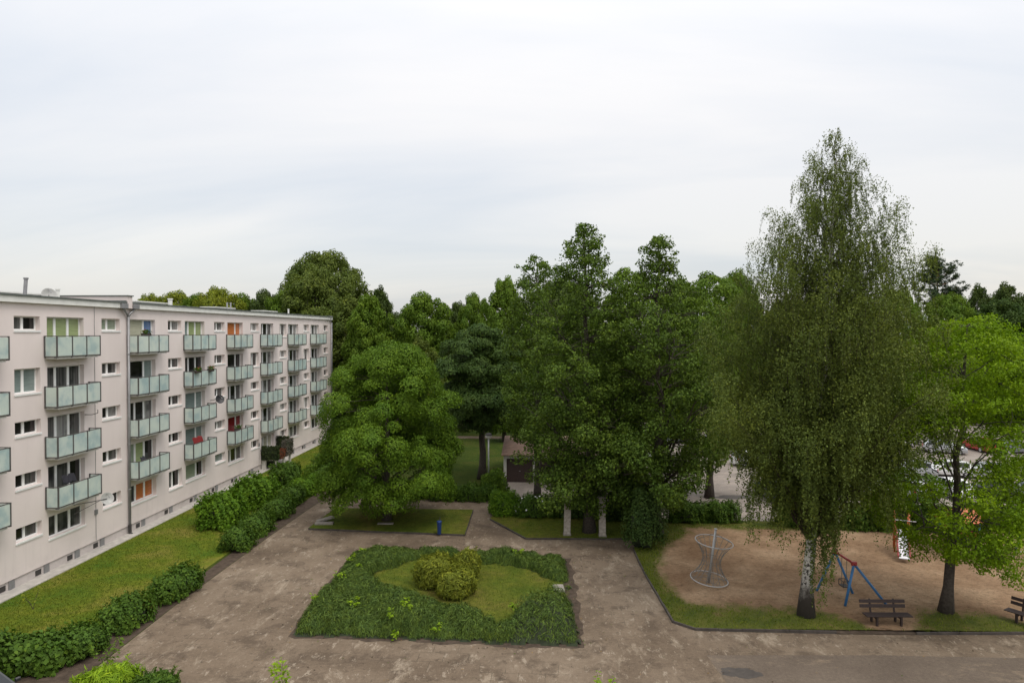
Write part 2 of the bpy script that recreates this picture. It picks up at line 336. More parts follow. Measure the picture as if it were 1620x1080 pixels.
# ------------------------------------------------------------------ object helpers
def tag(o, label=None, cat=None, group=None, kind=None):
    if label: o['label'] = label
    if cat: o['category'] = cat
    if group: o['group'] = group
    if kind: o['kind'] = kind
    return o
def empty(name, loc=(0, 0, 0), rz=0.0):
    o = bpy.data.objects.new(name, None); COL.objects.link(o); o.location = loc; o.rotation_euler = (0, 0, rz); o.empty_display_size = 0.3
    return o
def link(name, me, parent=None, loc=(0, 0, 0)):
    o = bpy.data.objects.new(name, me); COL.objects.link(o); o.location = loc
    if parent is not None: o.parent = parent
    return o
def np_mesh(name, V, F, mats, mi=None, smooth=False):
    V = np.asarray(V, np.float32); F = np.asarray(F, np.int32); n, k = F.shape
    me = bpy.data.meshes.new(name); me.vertices.add(len(V)); me.vertices.foreach_set('co', V.ravel())
    me.loops.add(n*k); me.loops.foreach_set('vertex_index', F.ravel())
    me.polygons.add(n); me.polygons.foreach_set('loop_start', np.arange(0, n*k, k, dtype=np.int32))
    for m in mats: me.materials.append(m)
    if mi is not None: me.polygons.foreach_set('material_index', np.asarray(mi, np.int32))
    if smooth: me.polygons.foreach_set('use_smooth', np.ones(n, bool))
    me.update(calc_edges=True); return me
class MB:
    def __init__(s): s.v = []; s.f = []; s.m = []; s.cur = 0
    def face(s, pts):
        b = len(s.v); s.v += [tuple(p) for p in pts]; s.f.append(tuple(range(b, b+len(pts)))); s.m.append(s.cur)
    def box(s, x0, x1, y0, y1, z0, z1, mat=None):
        b = len(s.v); P = [(x0, y0, z0), (x1, y0, z0), (x1, y1, z0), (x0, y1, z0), (x0, y0, z1), (x1, y0, z1), (x1, y1, z1), (x0, y1, z1)]
        if mat is not None: P = [tuple(mat @ Vector(p)) for p in P]
        s.v += P
        for f in ((3, 2, 1, 0), (4, 5, 6, 7), (0, 1, 5, 4), (1, 2, 6, 5), (2, 3, 7, 6), (3, 0, 4, 7)): s.f.append(tuple(b+i for i in f)); s.m.append(s.cur)
        return s
    def tube(s, pts, rad, n=8, cap=True, closed=False):
        pts = [Vector(p) for p in pts]; k = len(pts)
        if isinstance(rad, (int, float)): rad = [rad]*k
        b = len(s.v); up = Vector((0.13, 0.21, 0.97))
        for i, p in enumerate(pts):
            if closed: t = pts[(i+1) % k]-pts[i-1]
            else: t = pts[min(i+1, k-1)]-pts[max(i-1, 0)]
            t.normalize(); a = t.cross(up)
            if a.length < 0.05: a = t.cross(Vector((1, 0, 0)))
            a.normalize(); c = t.cross(a)
            for j in range(n):
                th = 2*pi*j/n; s.v.append(tuple(p+(a*cos(th)+c*sin(th))*rad[i]))
        for i in range(k if closed else k-1):
            i2 = (i+1) % k
            for j in range(n):
                j2 = (j+1) % n; s.f.append((b+i*n+j, b+i*n+j2, b+i2*n+j2, b+i2*n+j)); s.m.append(s.cur)
        if cap and not closed:
            s.f.append(tuple(b+j for j in range(n))[::-1]); s.m.append(s.cur); s.f.append(tuple(b+(k-1)*n+j for j in range(n))); s.m.append(s.cur)
        return s
    def lathe(s, prof, n=16, mat=None, o=(0, 0, 0)):
        b = len(s.v); k = len(prof)
        for r, z in prof:
            for j in range(n):
                p = Vector((r*cos(2*pi*j/n), r*sin(2*pi*j/n), z))
                if mat is not None: p = mat @ p
                s.v.append((p.x+o[0], p.y+o[1], p.z+o[2]))
        for i in range(k-1):
            for j in range(n):
                j2 = (j+1) % n; s.f.append((b+i*n+j, b+i*n+j2, b+(i+1)*n+j2, b+(i+1)*n+j)); s.m.append(s.cur)
        return s
    def prism(s, poly, z0, z1):
        b = len(s.v); n = len(poly)
        s.v += [(p[0], p[1], z0) for p in poly]+[(p[0], p[1], z1) for p in poly]
        s.f.append(tuple(b+i for i in range(n))[::-1]); s.f.append(tuple(b+n+i for i in range(n))); s.m += [s.cur]*2
        for i in range(n): s.f.append((b+i, b+(i+1) % n, b+n+(i+1) % n, b+n+i)); s.m.append(s.cur)
        return s
    def mesh(s, name, mats, smooth=False):
        if not isinstance(mats, (list, tuple)): mats = [mats]
        me = bpy.data.meshes.new(name); me.from_pydata(s.v, [], s.f)
        for m in mats: me.materials.append(m)
        if len(mats) > 1: me.polygons.foreach_set('material_index', s.m)
        if smooth: me.polygons.foreach_set('use_smooth', [True]*len(s.f))
        me.update(); return me
    def build(s, name, mats, parent=None, loc=(0, 0, 0), smooth=False): return link(name, s.mesh(name, mats, smooth), parent, loc)
def bevel(o, w=0.01, seg=2):
    b = o.modifiers.new('bevel', 'BEVEL'); b.width = w; b.segments = seg; b.limit_method = 'ANGLE'; return o
def clone(root, loc, rz=None, scale=None):
    r = root.copy(); COL.objects.link(r); r.location = loc
    if rz is not None: r.rotation_euler = (0, 0, rz)
    if scale is not None: r.scale = scale
    for ch in list(root.children):
        c = ch.copy(); COL.objects.link(c); c.parent = r
        for g in list(ch.children):
            d = g.copy(); COL.objects.link(d); d.parent = c
    return r
def inpoly(px, py, poly):
    ins = np.zeros(px.shape, bool); n = len(poly)
    for i in range(n):
        x0, y0 = poly[i][:2]; x1, y1 = poly[(i+1) % n][:2]
        c = ((y0 > py) != (y1 > py)) & (px < (x1-x0)*(py-y0)/((y1-y0) if y1 != y0 else 1e-9)+x0); ins ^= c
    return ins
def edgedist(px, py, poly):
    d = np.full(px.shape, 1e9); n = len(poly)
    for i in range(n):
        ax, ay = poly[i][:2]; bx, by = poly[(i+1) % n][:2]; vx, vy = bx-ax, by-ay; l = vx*vx+vy*vy+1e-9
        t = np.clip(((px-ax)*vx+(py-ay)*vy)/l, 0, 1); d = np.minimum(d, np.hypot(px-ax-t*vx, py-ay-t*vy))
    return d
def nrm(a): return a/(np.linalg.norm(a, axis=-1, keepdims=True)+1e-9)
def leaves(C, N, Ln, Wd, T=None, rng=None, bend=0.15):
    """one pointed four-cornered leaf per centre"""
    n = len(C); N = nrm(N)
    if T is None: T = rng.normal(size=(n, 3))
    T = T-N*(T*N).sum(1, keepdims=True); T = nrm(T); B = np.cross(N, T)
    Ln = np.broadcast_to(np.asarray(Ln, float), (n,))[:, None]; Wd = np.broadcast_to(np.asarray(Wd, float), (n,))[:, None]
    V = np.empty((n, 4, 3), np.float32)
    V[:, 0] = C-T*Ln*0.5; V[:, 1] = C+B*Wd*0.5-T*Ln*0.08+N*bend*Wd; V[:, 2] = C+T*Ln*0.5-N*Ln*bend; V[:, 3] = C-B*Wd*0.5-T*Ln*0.08+N*bend*Wd
    return V.reshape(-1, 3), np.arange(n*4, dtype=np.int32).reshape(-1, 4)
def blob(c, r, rng, nu=12, nv=8, amp=0.15):
    """irregular closed lump of quads (inner twigs of shrubs)"""
    V = []; ph = rng.uniform(0, 6, 6)
    for i in range(nv+1):
        a = pi*i/nv
        for j in range(nu):
            b = 2*pi*j/nu; k = 1+amp*(sin(3*b+ph[0]+2*a)+sin(5*a+ph[1]+b)*0.7)
            V.append((c[0]+r[0]*sin(a)*cos(b)*k, c[1]+r[1]*sin(a)*sin(b)*k, c[2]+r[2]*cos(a)*k))
    F = [(i*nu+j, i*nu+(j+1) % nu, (i+1)*nu+(j+1) % nu, (i+1)*nu+j) for i in range(nv) for j in range(nu)]
    return np.array(V, np.float32), np.array(F, np.int32)
def joinVF(parts):
    V = []; F = []; MI = []; o = 0
    for v, f, m in parts: V.append(v); F.append(f+o); MI.append(np.full(len(f), m)); o += len(v)
    return np.concatenate(V), np.concatenate(F), np.concatenate(MI)

# ------------------------------------------------------------------ tree building
def pick(rng, gen, n, k=7, zs=1.0):
    pts = [gen()]
    for _ in range(n-1):
        best = None; bd = -1; arr = np.array(pts)
        for _ in range(k):
            c = gen(); d = (((arr-c)*np.array([1, 1, zs]))**2).sum(1).min()
            if d > bd: bd = d; best = c
        pts.append(best)
    return np.array(pts)
def prof_r(prof, z): return float(np.interp(z, [p[0] for p in prof], [p[1] for p in prof]))
def envelope(rng, prof, inner=0.45, ax=(0.0, 0.0), lump=0.15, bias=1.0):
    zs = np.linspace(prof[0][0], prof[-1][0], 60); w = np.array([prof_r(prof, z) for z in zs])**bias+0.02; w /= w.sum(); ph = rng.uniform(0, 6, 4)
    zt = prof[-1][0]
    def gen():
        z = rng.choice(zs)+rng.uniform(-.5, .5)*(zs[1]-zs[0]); th = rng.uniform(0, 2*pi)
        R = prof_r(prof, z)*(1+lump*sin(3*th+ph[0]+z*0.7)+lump*0.7*sin(5*th+ph[1]-z*1.1))
        r = R*sqrt(rng.uniform(inner*inner, 1)); k = z/zt
        return np.array([r*cos(th)+ax[0]*k, r*sin(th)+ax[1]*k, z])
    return gen
def limb(mb, rng, p0, p1, r0, r1, sag=0.15, n=6, seg=5):
    p0 = np.array(p0); p1 = np.array(p1); d = np.linalg.norm(p1-p0); pts = []
    for i in range(n):
        t = i/(n-1); p = p0+(p1-p0)*t; p[2] += sag*d*sin(pi*t)*(1 if sag > 0 else 1); p[:2] += rng.normal(size=2)*0.03*d*sin(pi*t); pts.append(p)
    mb.tube(pts, [r0+(r1-r0)*(i/(n-1))**0.8 for i in range(n)], seg, cap=False)
def trunk_path(rng, h, r, lean=(0, 0), n=12, wob=0.02, flare=1.5, top=0.15):
    pts = []; rr = []
    for i in range(n):
        t = i/(n-1); pts.append((lean[0]*t+rng.normal()*wob*h*0.3*t*(1-t)*4, lean[1]*t+rng.normal()*wob*h*0.3*t*(1-t)*4, h*t))
        rr.append(r*(1-t*(1-top))*(1+(flare-1)*max(0, 1-t*h/0.9)**2))
    return pts, rr
def at_trunk(pts, z):
    return np.array([np.interp(z, [p[2] for p in pts], [p[k] for p in pts]) for k in range(2)]+[z])
def leaf_clump(rng, c, out, rad, n, kind, tilt=(.15, .75)):
    d = nrm(rng.normal(size=(n, 3)))
    if kind == 'dome':            # umbrella-shaped shelf of leaves with drooping rim
        ax_ = np.array([0, 0, 1.0])+out*rng.uniform(*tilt)+rng.normal(size=3)*.2; ax_ /= np.linalg.norm(ax_); q = d @ ax_; d = d+np.outer(np.abs(q)-q-.25, ax_); rr = rng.uniform(0.6, 1.06, (n, 1)); P = c+d*rad*rr
        N = d*np.array([0.8, 0.8, 1.0])+np.array([0, 0, 0.45])+rng.normal(size=(n, 3))*0.28; T = d*np.array([1, 1, 0])+np.array([0, 0, -0.6])+rng.normal(size=(n, 3))*0.3
    elif kind == 'spray':         # flat feathery layers
        q = rng.uniform(size=(n, 1))**0.6; P = c+d*rad*np.array([1, 1, 0.4])*q; P[:, 2] -= (q[:, 0]**2)*rad[2]*0.7
        N = np.array([0, 0, 1.0])+d*np.array([0.5, 0.5, 0])+rng.normal(size=(n, 3))*0.35; T = d*np.array([1, 1, 0.1])+out*0.5+rng.normal(size=(n, 3))*0.4
    elif kind == 'tuft':          # loose upright tufts
        P = c+d*rad*rng.uniform(0.15, 1, (n, 1))**0.55; N = d*0.6+np.array([0, 0, 0.5])+rng.normal(size=(n, 3))*0.55; T = rng.normal(size=(n, 3))+np.array([0, 0, -0.5])
    else:                         # ball
        P = c+d*rad*rng.uniform(0.3, 1.05, (n, 1))**0.6; N = d*0.9+np.array([0, 0, 0.3])+rng.normal(size=(n, 3))*0.4; T = rng.normal(size=(n, 3))
    return P, N, T
def tree_meshes(seed, h, r, prof, nclump, crad, nleaf, ll, lw, kind, leafm, barkm, inner=0.45, lean=(0, 0), branch0=0.3, lump=0.15, slope=0.6, multi=None, fill=0.0, zsq=1.0, bias=1.0, flare=1.5, topsh=.35, kbest=7, nmain=14, lr=.36, varr=.25, extra=(), thin=None, tilt=(.15, .75)):
    rng = np.random.default_rng(seed); mb = MB(); pts, rr = trunk_path(rng, h*0.97, r, lean, flare=flare)
    mb.tube(pts, rr, 9)
    C = pick(rng, envelope(rng, prof, inner, lean, lump, bias), nclump, kbest, zsq)
    if thin: C = np.array([c for c in C if not thin(c, rng)])
    if extra: C = np.concatenate([C, np.array(extra, float)])
    allP, allN, allT = [], [], []; LP = [np.array(p) for p in pts if p[2] > h*branch0]; LR = [x for p, x in zip(pts, rr) if p[2] > h*branch0]
    C = C[np.argsort([-np.hypot(*(c-at_trunk(pts, c[2]))[:2])+rng.normal()*.8 for c in C])]
    for ci, c in enumerate(C):
        ctr = at_trunk(pts, c[2]); out = c-ctr; out[2] = 0; dist = np.linalg.norm(out); out = out/(dist+1e-6)
        if ci < nmain:
            z0 = max(h*branch0*rng.uniform(0.9, 1.15), c[2]-dist*slope*rng.uniform(0.8, 1.2)-0.3); z0 = min(z0, c[2]); rt = np.interp(z0, [p[2] for p in pts], rr); p0 = at_trunk(pts, z0); r0 = max(.025, rt*lr)
            limb(mb, rng, p0, c, r0, 0.014, rng.uniform(0.02, 0.12))
            for t_ in (.3, .5, .7, .9): LP.append(p0+(c-p0)*t_); LR.append(r0*(1-t_)+.014)
        else:
            arr = np.array(LP); dd = ((arr-c)**2).sum(1)+np.where(arr[:, 2] > c[2]+.2, 9, 0); j = int(dd.argmin()); limb(mb, rng, arr[j], c, max(.012, min(.045, LR[j]*.6)), 0.008, rng.uniform(0.02, 0.1), 5, 4)
        top = (c[2]-prof[0][0])/(prof[-1][0]-prof[0][0])
        sc = rng.uniform(1-varr, 1+varr)*(1-topsh*top); R = np.array(crad)*sc
        n = int(nleaf*sc*sc); P, N, T = leaf_clump(rng, c, out, R, n, kind, tilt)
        N = N+out*0.25
        allP.append(P); allN.append(N); allT.append(T)
    if fill:
        k = int(fill); g = envelope(rng, prof, 0.05, lean, lump); P = np.array([g() for _ in range(k)])*np.array([0.86, 0.86, 1]); allP.append(P); allN.append(rng.normal(size=(k, 3))+np.array([0, 0, .4])); allT.append(rng.normal(size=(k, 3)))
    P = np.concatenate(allP); N = np.concatenate(allN); T = np.concatenate(allT); n = len(P)
    s = rng.uniform(0.7, 1.3, n); V, F = leaves(P, N, ll*s, lw*s, T, rng)
    return mb.mesh('trunk', barkm, True), np_mesh('crown', V, F, [leafm])
def plant_tree(name, loc, meshes, label, cat='tree', group=None, rz=0.0, scale=(1, 1, 1)):
    root = empty(name, loc, rz); root.scale = scale
    link('trunk', meshes[0], root); link('crown', meshes[1], root)
    return tag(root, label, cat, group)

# ------------------------------------------------------------------ ground, paving, beds
def sheet(name, poly, z, mat, kind='structure'):
    mb = MB(); mb.face([(p[0], p[1], z) for p in poly]); o = mb.build(name, mat); o['kind'] = kind; return o
R_ = 3000
sheet('ground', [(-R_, -R_), (R_, -R_), (R_, R_), (-R_, R_)], 0.0, M['shaded_turf'])
sheet('lawn', [(-27.15, 10), (-19.0, 10), (-19.0, 28), (-19.4, 34), (-19.4, 62), (-20.5, 86), (-27.15, 86)], 0.003, M['lawn'])
kerb_pts = [(7.3, 46.0), G(1002, 870)[:2], G(1018, 905)[:2], G(1065, 985)[:2], (6.75, 31.1), (13.0, 31.08), (16.5, 31.15), (21.3, 31.4), (60, 32.6)]
sheet('paving', [(-18.0, 8), (60, 8)] + [(x, y) for x, y in kerb_pts[::-1]] + [(7.3, 49.6), (-3.6, 54.6), (-15.6, 54.6), (-15.4, 60), (-17.2, 60), (-18.0, 53), (-18.25, 44), (-18.3, 33), (-18.1, 27)], 0.004, M['paving'])
sheet('path', [(-40, 86), (7, 86), (7, 88), (-40, 88)], 0.004, M['paving'])
sheet('parking_lot', [(-3.9, 54.9), (8, 49.8), (13.2, 48.0), (16.6, 47.7), (18.5, 49.5), (90, 49.5), (90, 104), (8, 104), (8, 72), (-3.9, 61)], 0.008, M['lot'])
sheet('road', [G(1118, 1036)[:2], G(1400, 1036)[:2], (60, 29.3), (60, 9), (4.6, 9), G(1150, 1080)[:2]], 0.009, M['asphalt'])
rg = np.random.default_rng(5)
ph_ = rg.uniform(0, 6, 5); bq = []
for i in range(len(bedo_ := [G(460, 1005)[:2], G(700, 1013)[:2], G(850, 1021)[:2], G(915, 1020)[:2], G(903, 935)[:2], G(895, 872, .5)[:2], G(760, 864, .5)[:2], G(562, 862, .5)[:2]])):
    a_, b_ = np.array(bedo_[i]), np.array(bedo_[(i+1) % 8])
    for t_ in np.linspace(0, 1, 14)[:-1]: p_ = a_+(b_-a_)*t_; o_ = p_-np.array([-5, 36]); o_ = o_/np.hypot(*o_); bq.append(tuple(p_+o_*(.22+.12*sin(p_[0]*2.1+ph_[0])+.1*sin(p_[1]*2.7+ph_[1])+.07*sin((p_[0]+p_[1])*6.1))))
sheet('bed_soil', bq, 0.0075, M['soil'])
def wetpatch(cx, cy, rx, ry, z):
    ph = rg.uniform(0, 6, 4)
    return [(cx+rx*cos(t)*(1+.13*sin(2*t+ph[0])+.08*sin(5*t+ph[1])+.05*sin(13*t+ph[2])), cy+ry*sin(t)*(1+.13*sin(2*t+ph[0])+.08*sin(5*t+ph[1])+.05*sin(13*t+ph[2]))) for t in np.linspace(0, 2*pi, 60)[:-1]]
c = G(1172, 1064); sheet('asphalt_patch', wetpatch(c[0], c[1], 0.72, 0.46, 0), 0.013, M['wet'])
c = G(1160, 786); sheet('puddle', wetpatch(c[0], c[1], 1.6, 0.7, 0), 0.013, M['wet'])
def kerb(poly, closed, w=0.075, h=0.12, name='kerb', brk=()):
    mb = MB(); n = len(poly)
    for i in range(n if closed else n-1):
        if i in brk: continue
        a = Vector((poly[i][0], poly[i][1], 0)); b = Vector((poly[(i+1) % n][0], poly[(i+1) % n][1], 0)); d = b-a; l = d.length; d.normalize(); q = Vector((-d.y, d.x, 0))
        k = max(1, round(l/1.0))
        for j in range(k):       # kerb stones set end to end, each a little out of true
            p = a+d*(l*j/k+0.008); e = a+d*(l*(j+1)/k-0.008); dz = rg.uniform(-.012, .012); dq = q*rg.uniform(-.012, .012)
            P = [p-q*w/2+dq, e-q*w/2+dq, e+q*w/2+dq, p+q*w/2+dq]; b0 = len(mb.v)
            mb.v += [(x.x, x.y, 0.0) for x in P]+[(x.x, x.y, h+dz) for x in P]
            for f in ((4, 5, 6, 7), (0, 1, 5, 4), (1, 2, 6, 5), (2, 3, 7, 6), (3, 0, 4, 7)): mb.f.append(tuple(b0+i2 for i2 in f)); mb.m.append(0)
    o = mb.build(name, M['kerb']); o['kind'] = 'structure'; return o
kerb(kerb_pts, False, brk=(5,)); sheet('kerb_soil', [(12.5, 30.6), (22, 30.9), (22, 32.2), (12.5, 32.0)], 0.002, M['soil']); sheet('trodden_earth', [(13.0, 31.02), (16.5, 31.09), (16.5, 31.55), (13.0, 31.45)], 0.03, M['soil'])
lawn1 = [(-16.2, 45.7), (-5.38, 44.8), (-5.5, 51.1), (-16.0, 51.0)]
lawn2 = [G(775, 822)[:2], G(832, 853)[:2], (3.96, 44.45), (5.3, 44.6), (6.6, 49.4), (-3.4, 52.5)]
bedo = [G(460, 1005)[:2], G(700, 1013)[:2], G(850, 1021)[:2], G(915, 1020)[:2], G(903, 935)[:2], G(895, 872, .5)[:2], G(760, 864, .5)[:2], G(562, 862, .5)[:2]]
def raised(name, poly, h, mat):
    mb = MB(); mb.prism(poly, 0.006, h); o = mb.build(name, mat); o['kind'] = 'structure'; return o
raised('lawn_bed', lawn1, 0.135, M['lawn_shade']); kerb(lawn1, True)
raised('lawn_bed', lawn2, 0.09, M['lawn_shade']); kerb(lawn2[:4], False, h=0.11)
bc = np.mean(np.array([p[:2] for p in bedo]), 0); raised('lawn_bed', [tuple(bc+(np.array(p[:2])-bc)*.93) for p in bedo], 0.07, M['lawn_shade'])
sheet('hedge_soil', [(-20.9, 24), (-18.05, 24), (-18.32, 33), (-18.27, 44), (-18.02, 53), (-17.3, 58), (-19.2, 58), (-19.2, 40), (-19.0, 33), (-19.6, 28)], 0.0135, M['soil'])
# playground: one sheet, sand in the middle and grass along the kerb
YL = [31.0, 31.9, 38.5, 42.4, 46.0, 48.5]; XL = [6.75, 5.95, 5.5, 5.45, 7.3, 7.3]
ys = np.linspace(31.13, 49.2, 74); us = np.linspace(0, 1, 150)**1.3
V = []; att = []
for y in ys:
    xl = np.interp(y, YL, XL)
    for u in us:
        x = xl+(58-xl)*u; y0 = y if y > 31.2 else y+0.05+max(0, (x-7)*0.0262)
        if x > 13: y0 = max(y0, 31.08+(x-13)*0.033+0.05)
        V.append((x, y0, 0.075))
        yf = np.interp(x, [6, 10, 12.5, 14.2, 15.2, 16.6, 18, 21, 22.6, 30], [33.8, 33.7, 33.6, 32.6, 30.6, 31.2, 33.6, 33.5, 31.8, 33.2])
        wl = np.interp(y, [31, 33, 36, 39, 41, 46], [1.6, 1.5, 0.75, 0.8, 1.5, 2.2]); yb = 47.2
        d = min(y-yf, (x-xl-wl)*1.3, yb-y); att.append(float(np.clip(0.5+d*0.42, -0.25, 1.0)))
nu = len(us); F = [(i*nu+j, i*nu+j+1, (i+1)*nu+j+1, (i+1)*nu+j) for i in range(len(ys)-1) for j in range(nu-1)]
me = np_mesh('playground_sand', V, F, [M['play']])
at = me.attributes.new('sand', 'FLOAT', 'POINT'); at.data.foreach_set('value', np.array(att, np.float32))
o = link('playground_sand', me); o['kind'] = 'structure'

# ------------------------------------------------------------------ the apartment block
XW = -27.9; Y0, YJ, Y1 = 20.0, 44.1, 87.3; STO = 2.81
ztop = lambda k: 3.11+STO*k
bld = empty('apartment_building', (XW, YJ, 0))
tag(bld, 'long pink-grey five-storey apartment block with rows of frosted glass balconies', 'apartment block')
def off(mb): mb.v = [(x-XW, y-YJ, z) for x, y, z in mb.v]; return mb
def part(name, mb, mat, parent=bld, smooth=False): return off(mb).build(name, mat, parent, smooth=smooth)
def child(name, mb, mat, parent): return off(mb).build(name, mat, parent)
doors = [29.78, 36.85] + [44.40+7.06*j for j in range(6)]
smalls = [34.48, 41.56] + [49.10+7.06*j for j in range(6)]
tall = {(0, 2), (2, 5), (4, 2), (5, 1), (6, 2), (6, 4)}       # (column, row from top): tall side windows
cols = []                                                      # (y0, y1, [(zb, zt)...], spec)
for i, y in enumerate(doors): cols.append((y, y+3.05, [(ztop(k)-(2.2 if k else 1.25), ztop(k)) for k in range(5)], ('door', i)))
for i, y in enumerate(smalls):
    w = 1.85 if i < 7 else 1.7
    cols.append((y, y+w, [(ztop(k)-(1.34 if (i, 5-k) in tall else 0.76), ztop(k)) for k in range(5)], ('small', i)))
cols.sort(); ZB, ZT = 0.55, 15.06; REC = 0.26
w = MB(); yc = Y0
for y0, y1, ops, sp in cols:
    if y0 > yc: w.face([(XW, yc, ZB), (XW, y0, ZB), (XW, y0, ZT), (XW, yc, ZT)])
    z = ZB
    for zb, zt in ops:
        w.face([(XW, y0, z), (XW, y1, z), (XW, y1, zb), (XW, y0, zb)]); z = zt
        a = XW-REC-0.1
        w.face([(XW, y0, zb), (a, y0, zb), (a, y0, zt), (XW, y0, zt)]); w.face([(XW, y1, zb), (XW, y1, zt), (a, y1, zt), (a, y1, zb)])
        w.face([(XW, y0, zt), (a, y0, zt), (a, y1, zt), (XW, y1, zt)]); w.face([(XW, y0, zb), (XW, y1, zb), (a, y1, zb), (a, y0, zb)])
    w.face([(XW, y0, z), (XW, y1, z), (XW, y1, ZT), (XW, y0, ZT)]); yc = y1
w.face([(XW, yc, ZB), (XW, Y1, ZB), (XW, Y1, ZT), (XW, yc, ZT)])
XB = XW-11.0
w.face([(XW, Y1, ZB), (XB, Y1, ZB), (XB, Y1, 15.4), (XW, Y1, ZT)]); w.face([(XB, Y0, ZB), (XB, Y1, ZB), (XB, Y1, 15.4), (XB, Y0, 15.4)]); w.face([(XW, Y0, ZB), (XB, Y0, ZB), (XB, Y0, 15.4), (XW, Y0, ZT)])
w.face([(XW, Y0, ZB), (XW, Y1, ZB), (XB, Y1, ZB), (XB, Y0, ZB)])
part('wall', w, M['render'])
p = MB(); p.box(XB+.1, XW-0.07, Y0+.05, Y1-.05, 0.0, ZB-0.003)
part('plinth', p, M['plinth'])
mb = MB(); mb.box(XW-0.07, XW+0.8, Y0, Y1+.6, 0.0, 0.05); part('apron', mb, M['concrete'])
vents = [31.5, 33.4, 35.9, 38.4, 40.7, 45.1] + [48.6+3.53*j for j in range(11)]
for y in vents:
    mb = MB(); mb.box(XW-0.068, XW-0.045, y, y+0.42, 0.12, 0.40); v = part('cellar_vent', mb, M['iron'])
    mb = MB(); mb.box(XW-0.066, XW-0.01, y+0.62, y+1.0, 0.052, 0.50); child('vent_block', mb, M['zinc'], v)
# roof: felt slab with white fascia and metal edge, fire wall over the joint
for a, b in ((Y0, YJ-0.28), (YJ+0.28, Y1+0.15)):
    mb = MB(); mb.box(XB-.2, XW+0.22, a, b, 15.42, 15.475); rf = part('roof', mb, M['roof'])
    mb = MB(); mb.box(XW-0.3, XW+0.20, a+.01, b-.01, 15.063, 15.40); child('fascia', mb, M['fascia'], rf)
    mb = MB(); mb.box(XW+0.222, XW+0.28, a, b, 15.405, 15.485); mb.box(XB, XW+0.22, b-0.12, b-0.02, 15.48, 15.58); child('roof_edge', mb, M['roof_edge'], rf)
mb = MB(); mb.box(XB-.1, XW+0.26, YJ-0.27, YJ+0.27, 15.063, 15.86); fw = part('fire_wall', mb, M['render'])
mb = MB(); mb.box(XB-.15, XW+0.33, YJ-0.33, YJ+0.33, 15.863, 15.93); child('coping', mb, M['roof_edge'], fw)
for y0, y1, xx, hh in ((24.5, 40.6, -30.4, 0.30), (49.2, 53.2, -30.4, .34), (61.7, 65.5, -30.6, .36), (72.6, 76.0, -30.6, .36)):
    mb = MB(); mb.box(xx-1.2, xx, y0, y1, 15.478, 15.48+hh-.08); mb.box(xx-1.35, xx+.15, y0-.15, y1+.15, 15.483+hh-.08, 15.48+hh); part('roof_upstand', mb, M['fascia'])
def flue(x, y, ztop_, r, mat, tilt=0.0):
    z0 = 15.478; h = ztop_-z0; mb = MB(); mb.tube([(x, y, z0), (x, y+tilt*h, z0+h)], r, 10); mb.tube([(x, y+tilt*h, z0+h+.003), (x, y+tilt*h, z0+h+.09)], r*1.3, 10); part('flue', mb, mat, smooth=False)
flue(-29.6, 37.4, 16.5, 0.10, M['zinc'], 0.1)
flue(-29.8, 40.3, 16.05, 0.11, M['fascia']); flue(-29.8, 52.8, 16.06, .16, M['fascia']); flue(-29.8, 62.5, 16.16, .07, M['steel']); flue(-29.8, 63.2, 16.18, .07, M['steel']); flue(-29.5, 76.9, 16.05, .09, M['fascia'])
# down pipes
def pipe(y, top, branch):
    mb = MB(); mb.tube([(XW+0.14, y, 0.62), (XW+0.14, y, top)], 0.085, 10)
    for s in ((-1, 1) if branch else (-1,)):
        mb.tube([(XW+0.14, y, top), (XW+0.15, y+s*0.22, top+.25), (XW+0.2, y+s*0.6, top+.52), (XW+0.26, y+s*0.62, top+0.8)], 0.07, 8)
    q = part('drainpipe', mb, M['zinc'], smooth=True)
    mb = MB(); mb.tube([(XW+0.14, y, 0.05), (XW+0.14, y, 0.66)], 0.105, 10); mb.tube([(XW+.14, y, .05), (XW+.3, y, .02)], .09, 8); child('cast_iron_shoe', mb, M['iron'], q)
    if branch:
        for s in (-1, 1):
            mb = MB(); mb.box(XW+0.05, XW+0.34, y+s*0.28 if s > 0 else y-0.95, y+0.95 if s > 0 else y-0.28, 15.05, 15.36); child('rain_hopper', mb, M['zinc'], q)
    for z in (3, 6, 9, 12):
        mb = MB(); mb.tube([(XW+0.14, y, z), (XW+0.14, y, z+.07)], .105, 10); child('pipe_clamp', mb, M['zinc'], q)
pipe(YJ, 14.5, True); pipe(Y1-0.12, 14.7, False)
mb = MB(); mb.tube([(XW+0.025, 40.85, 0.6), (XW+0.025, 40.85, 15.05)], 0.015, 5); mb.box(XW+.003, XW+.07, 40.72, 40.98, 2.2, 2.5); part('lightning_cable', mb, M['zinc'])
mb = MB(); mb.tube([(XW+0.025, 64.95, 0.6), (XW+0.025, 64.95, 5.0)], 0.015, 5); mb.box(XW+.003, XW+.07, 64.85, 65.05, 2.4, 2.7); part('lightning_cable', mb, M['zinc'])
mb = MB(); mb.tube([(XW, 39.95, 8.5), (XW+.45, 39.95, 8.5), (XW+.5, 40.4, 8.55), (XW+.5, 40.4, 8.75)], 0.022, 6); part('wall_bracket', mb, M['iron'])
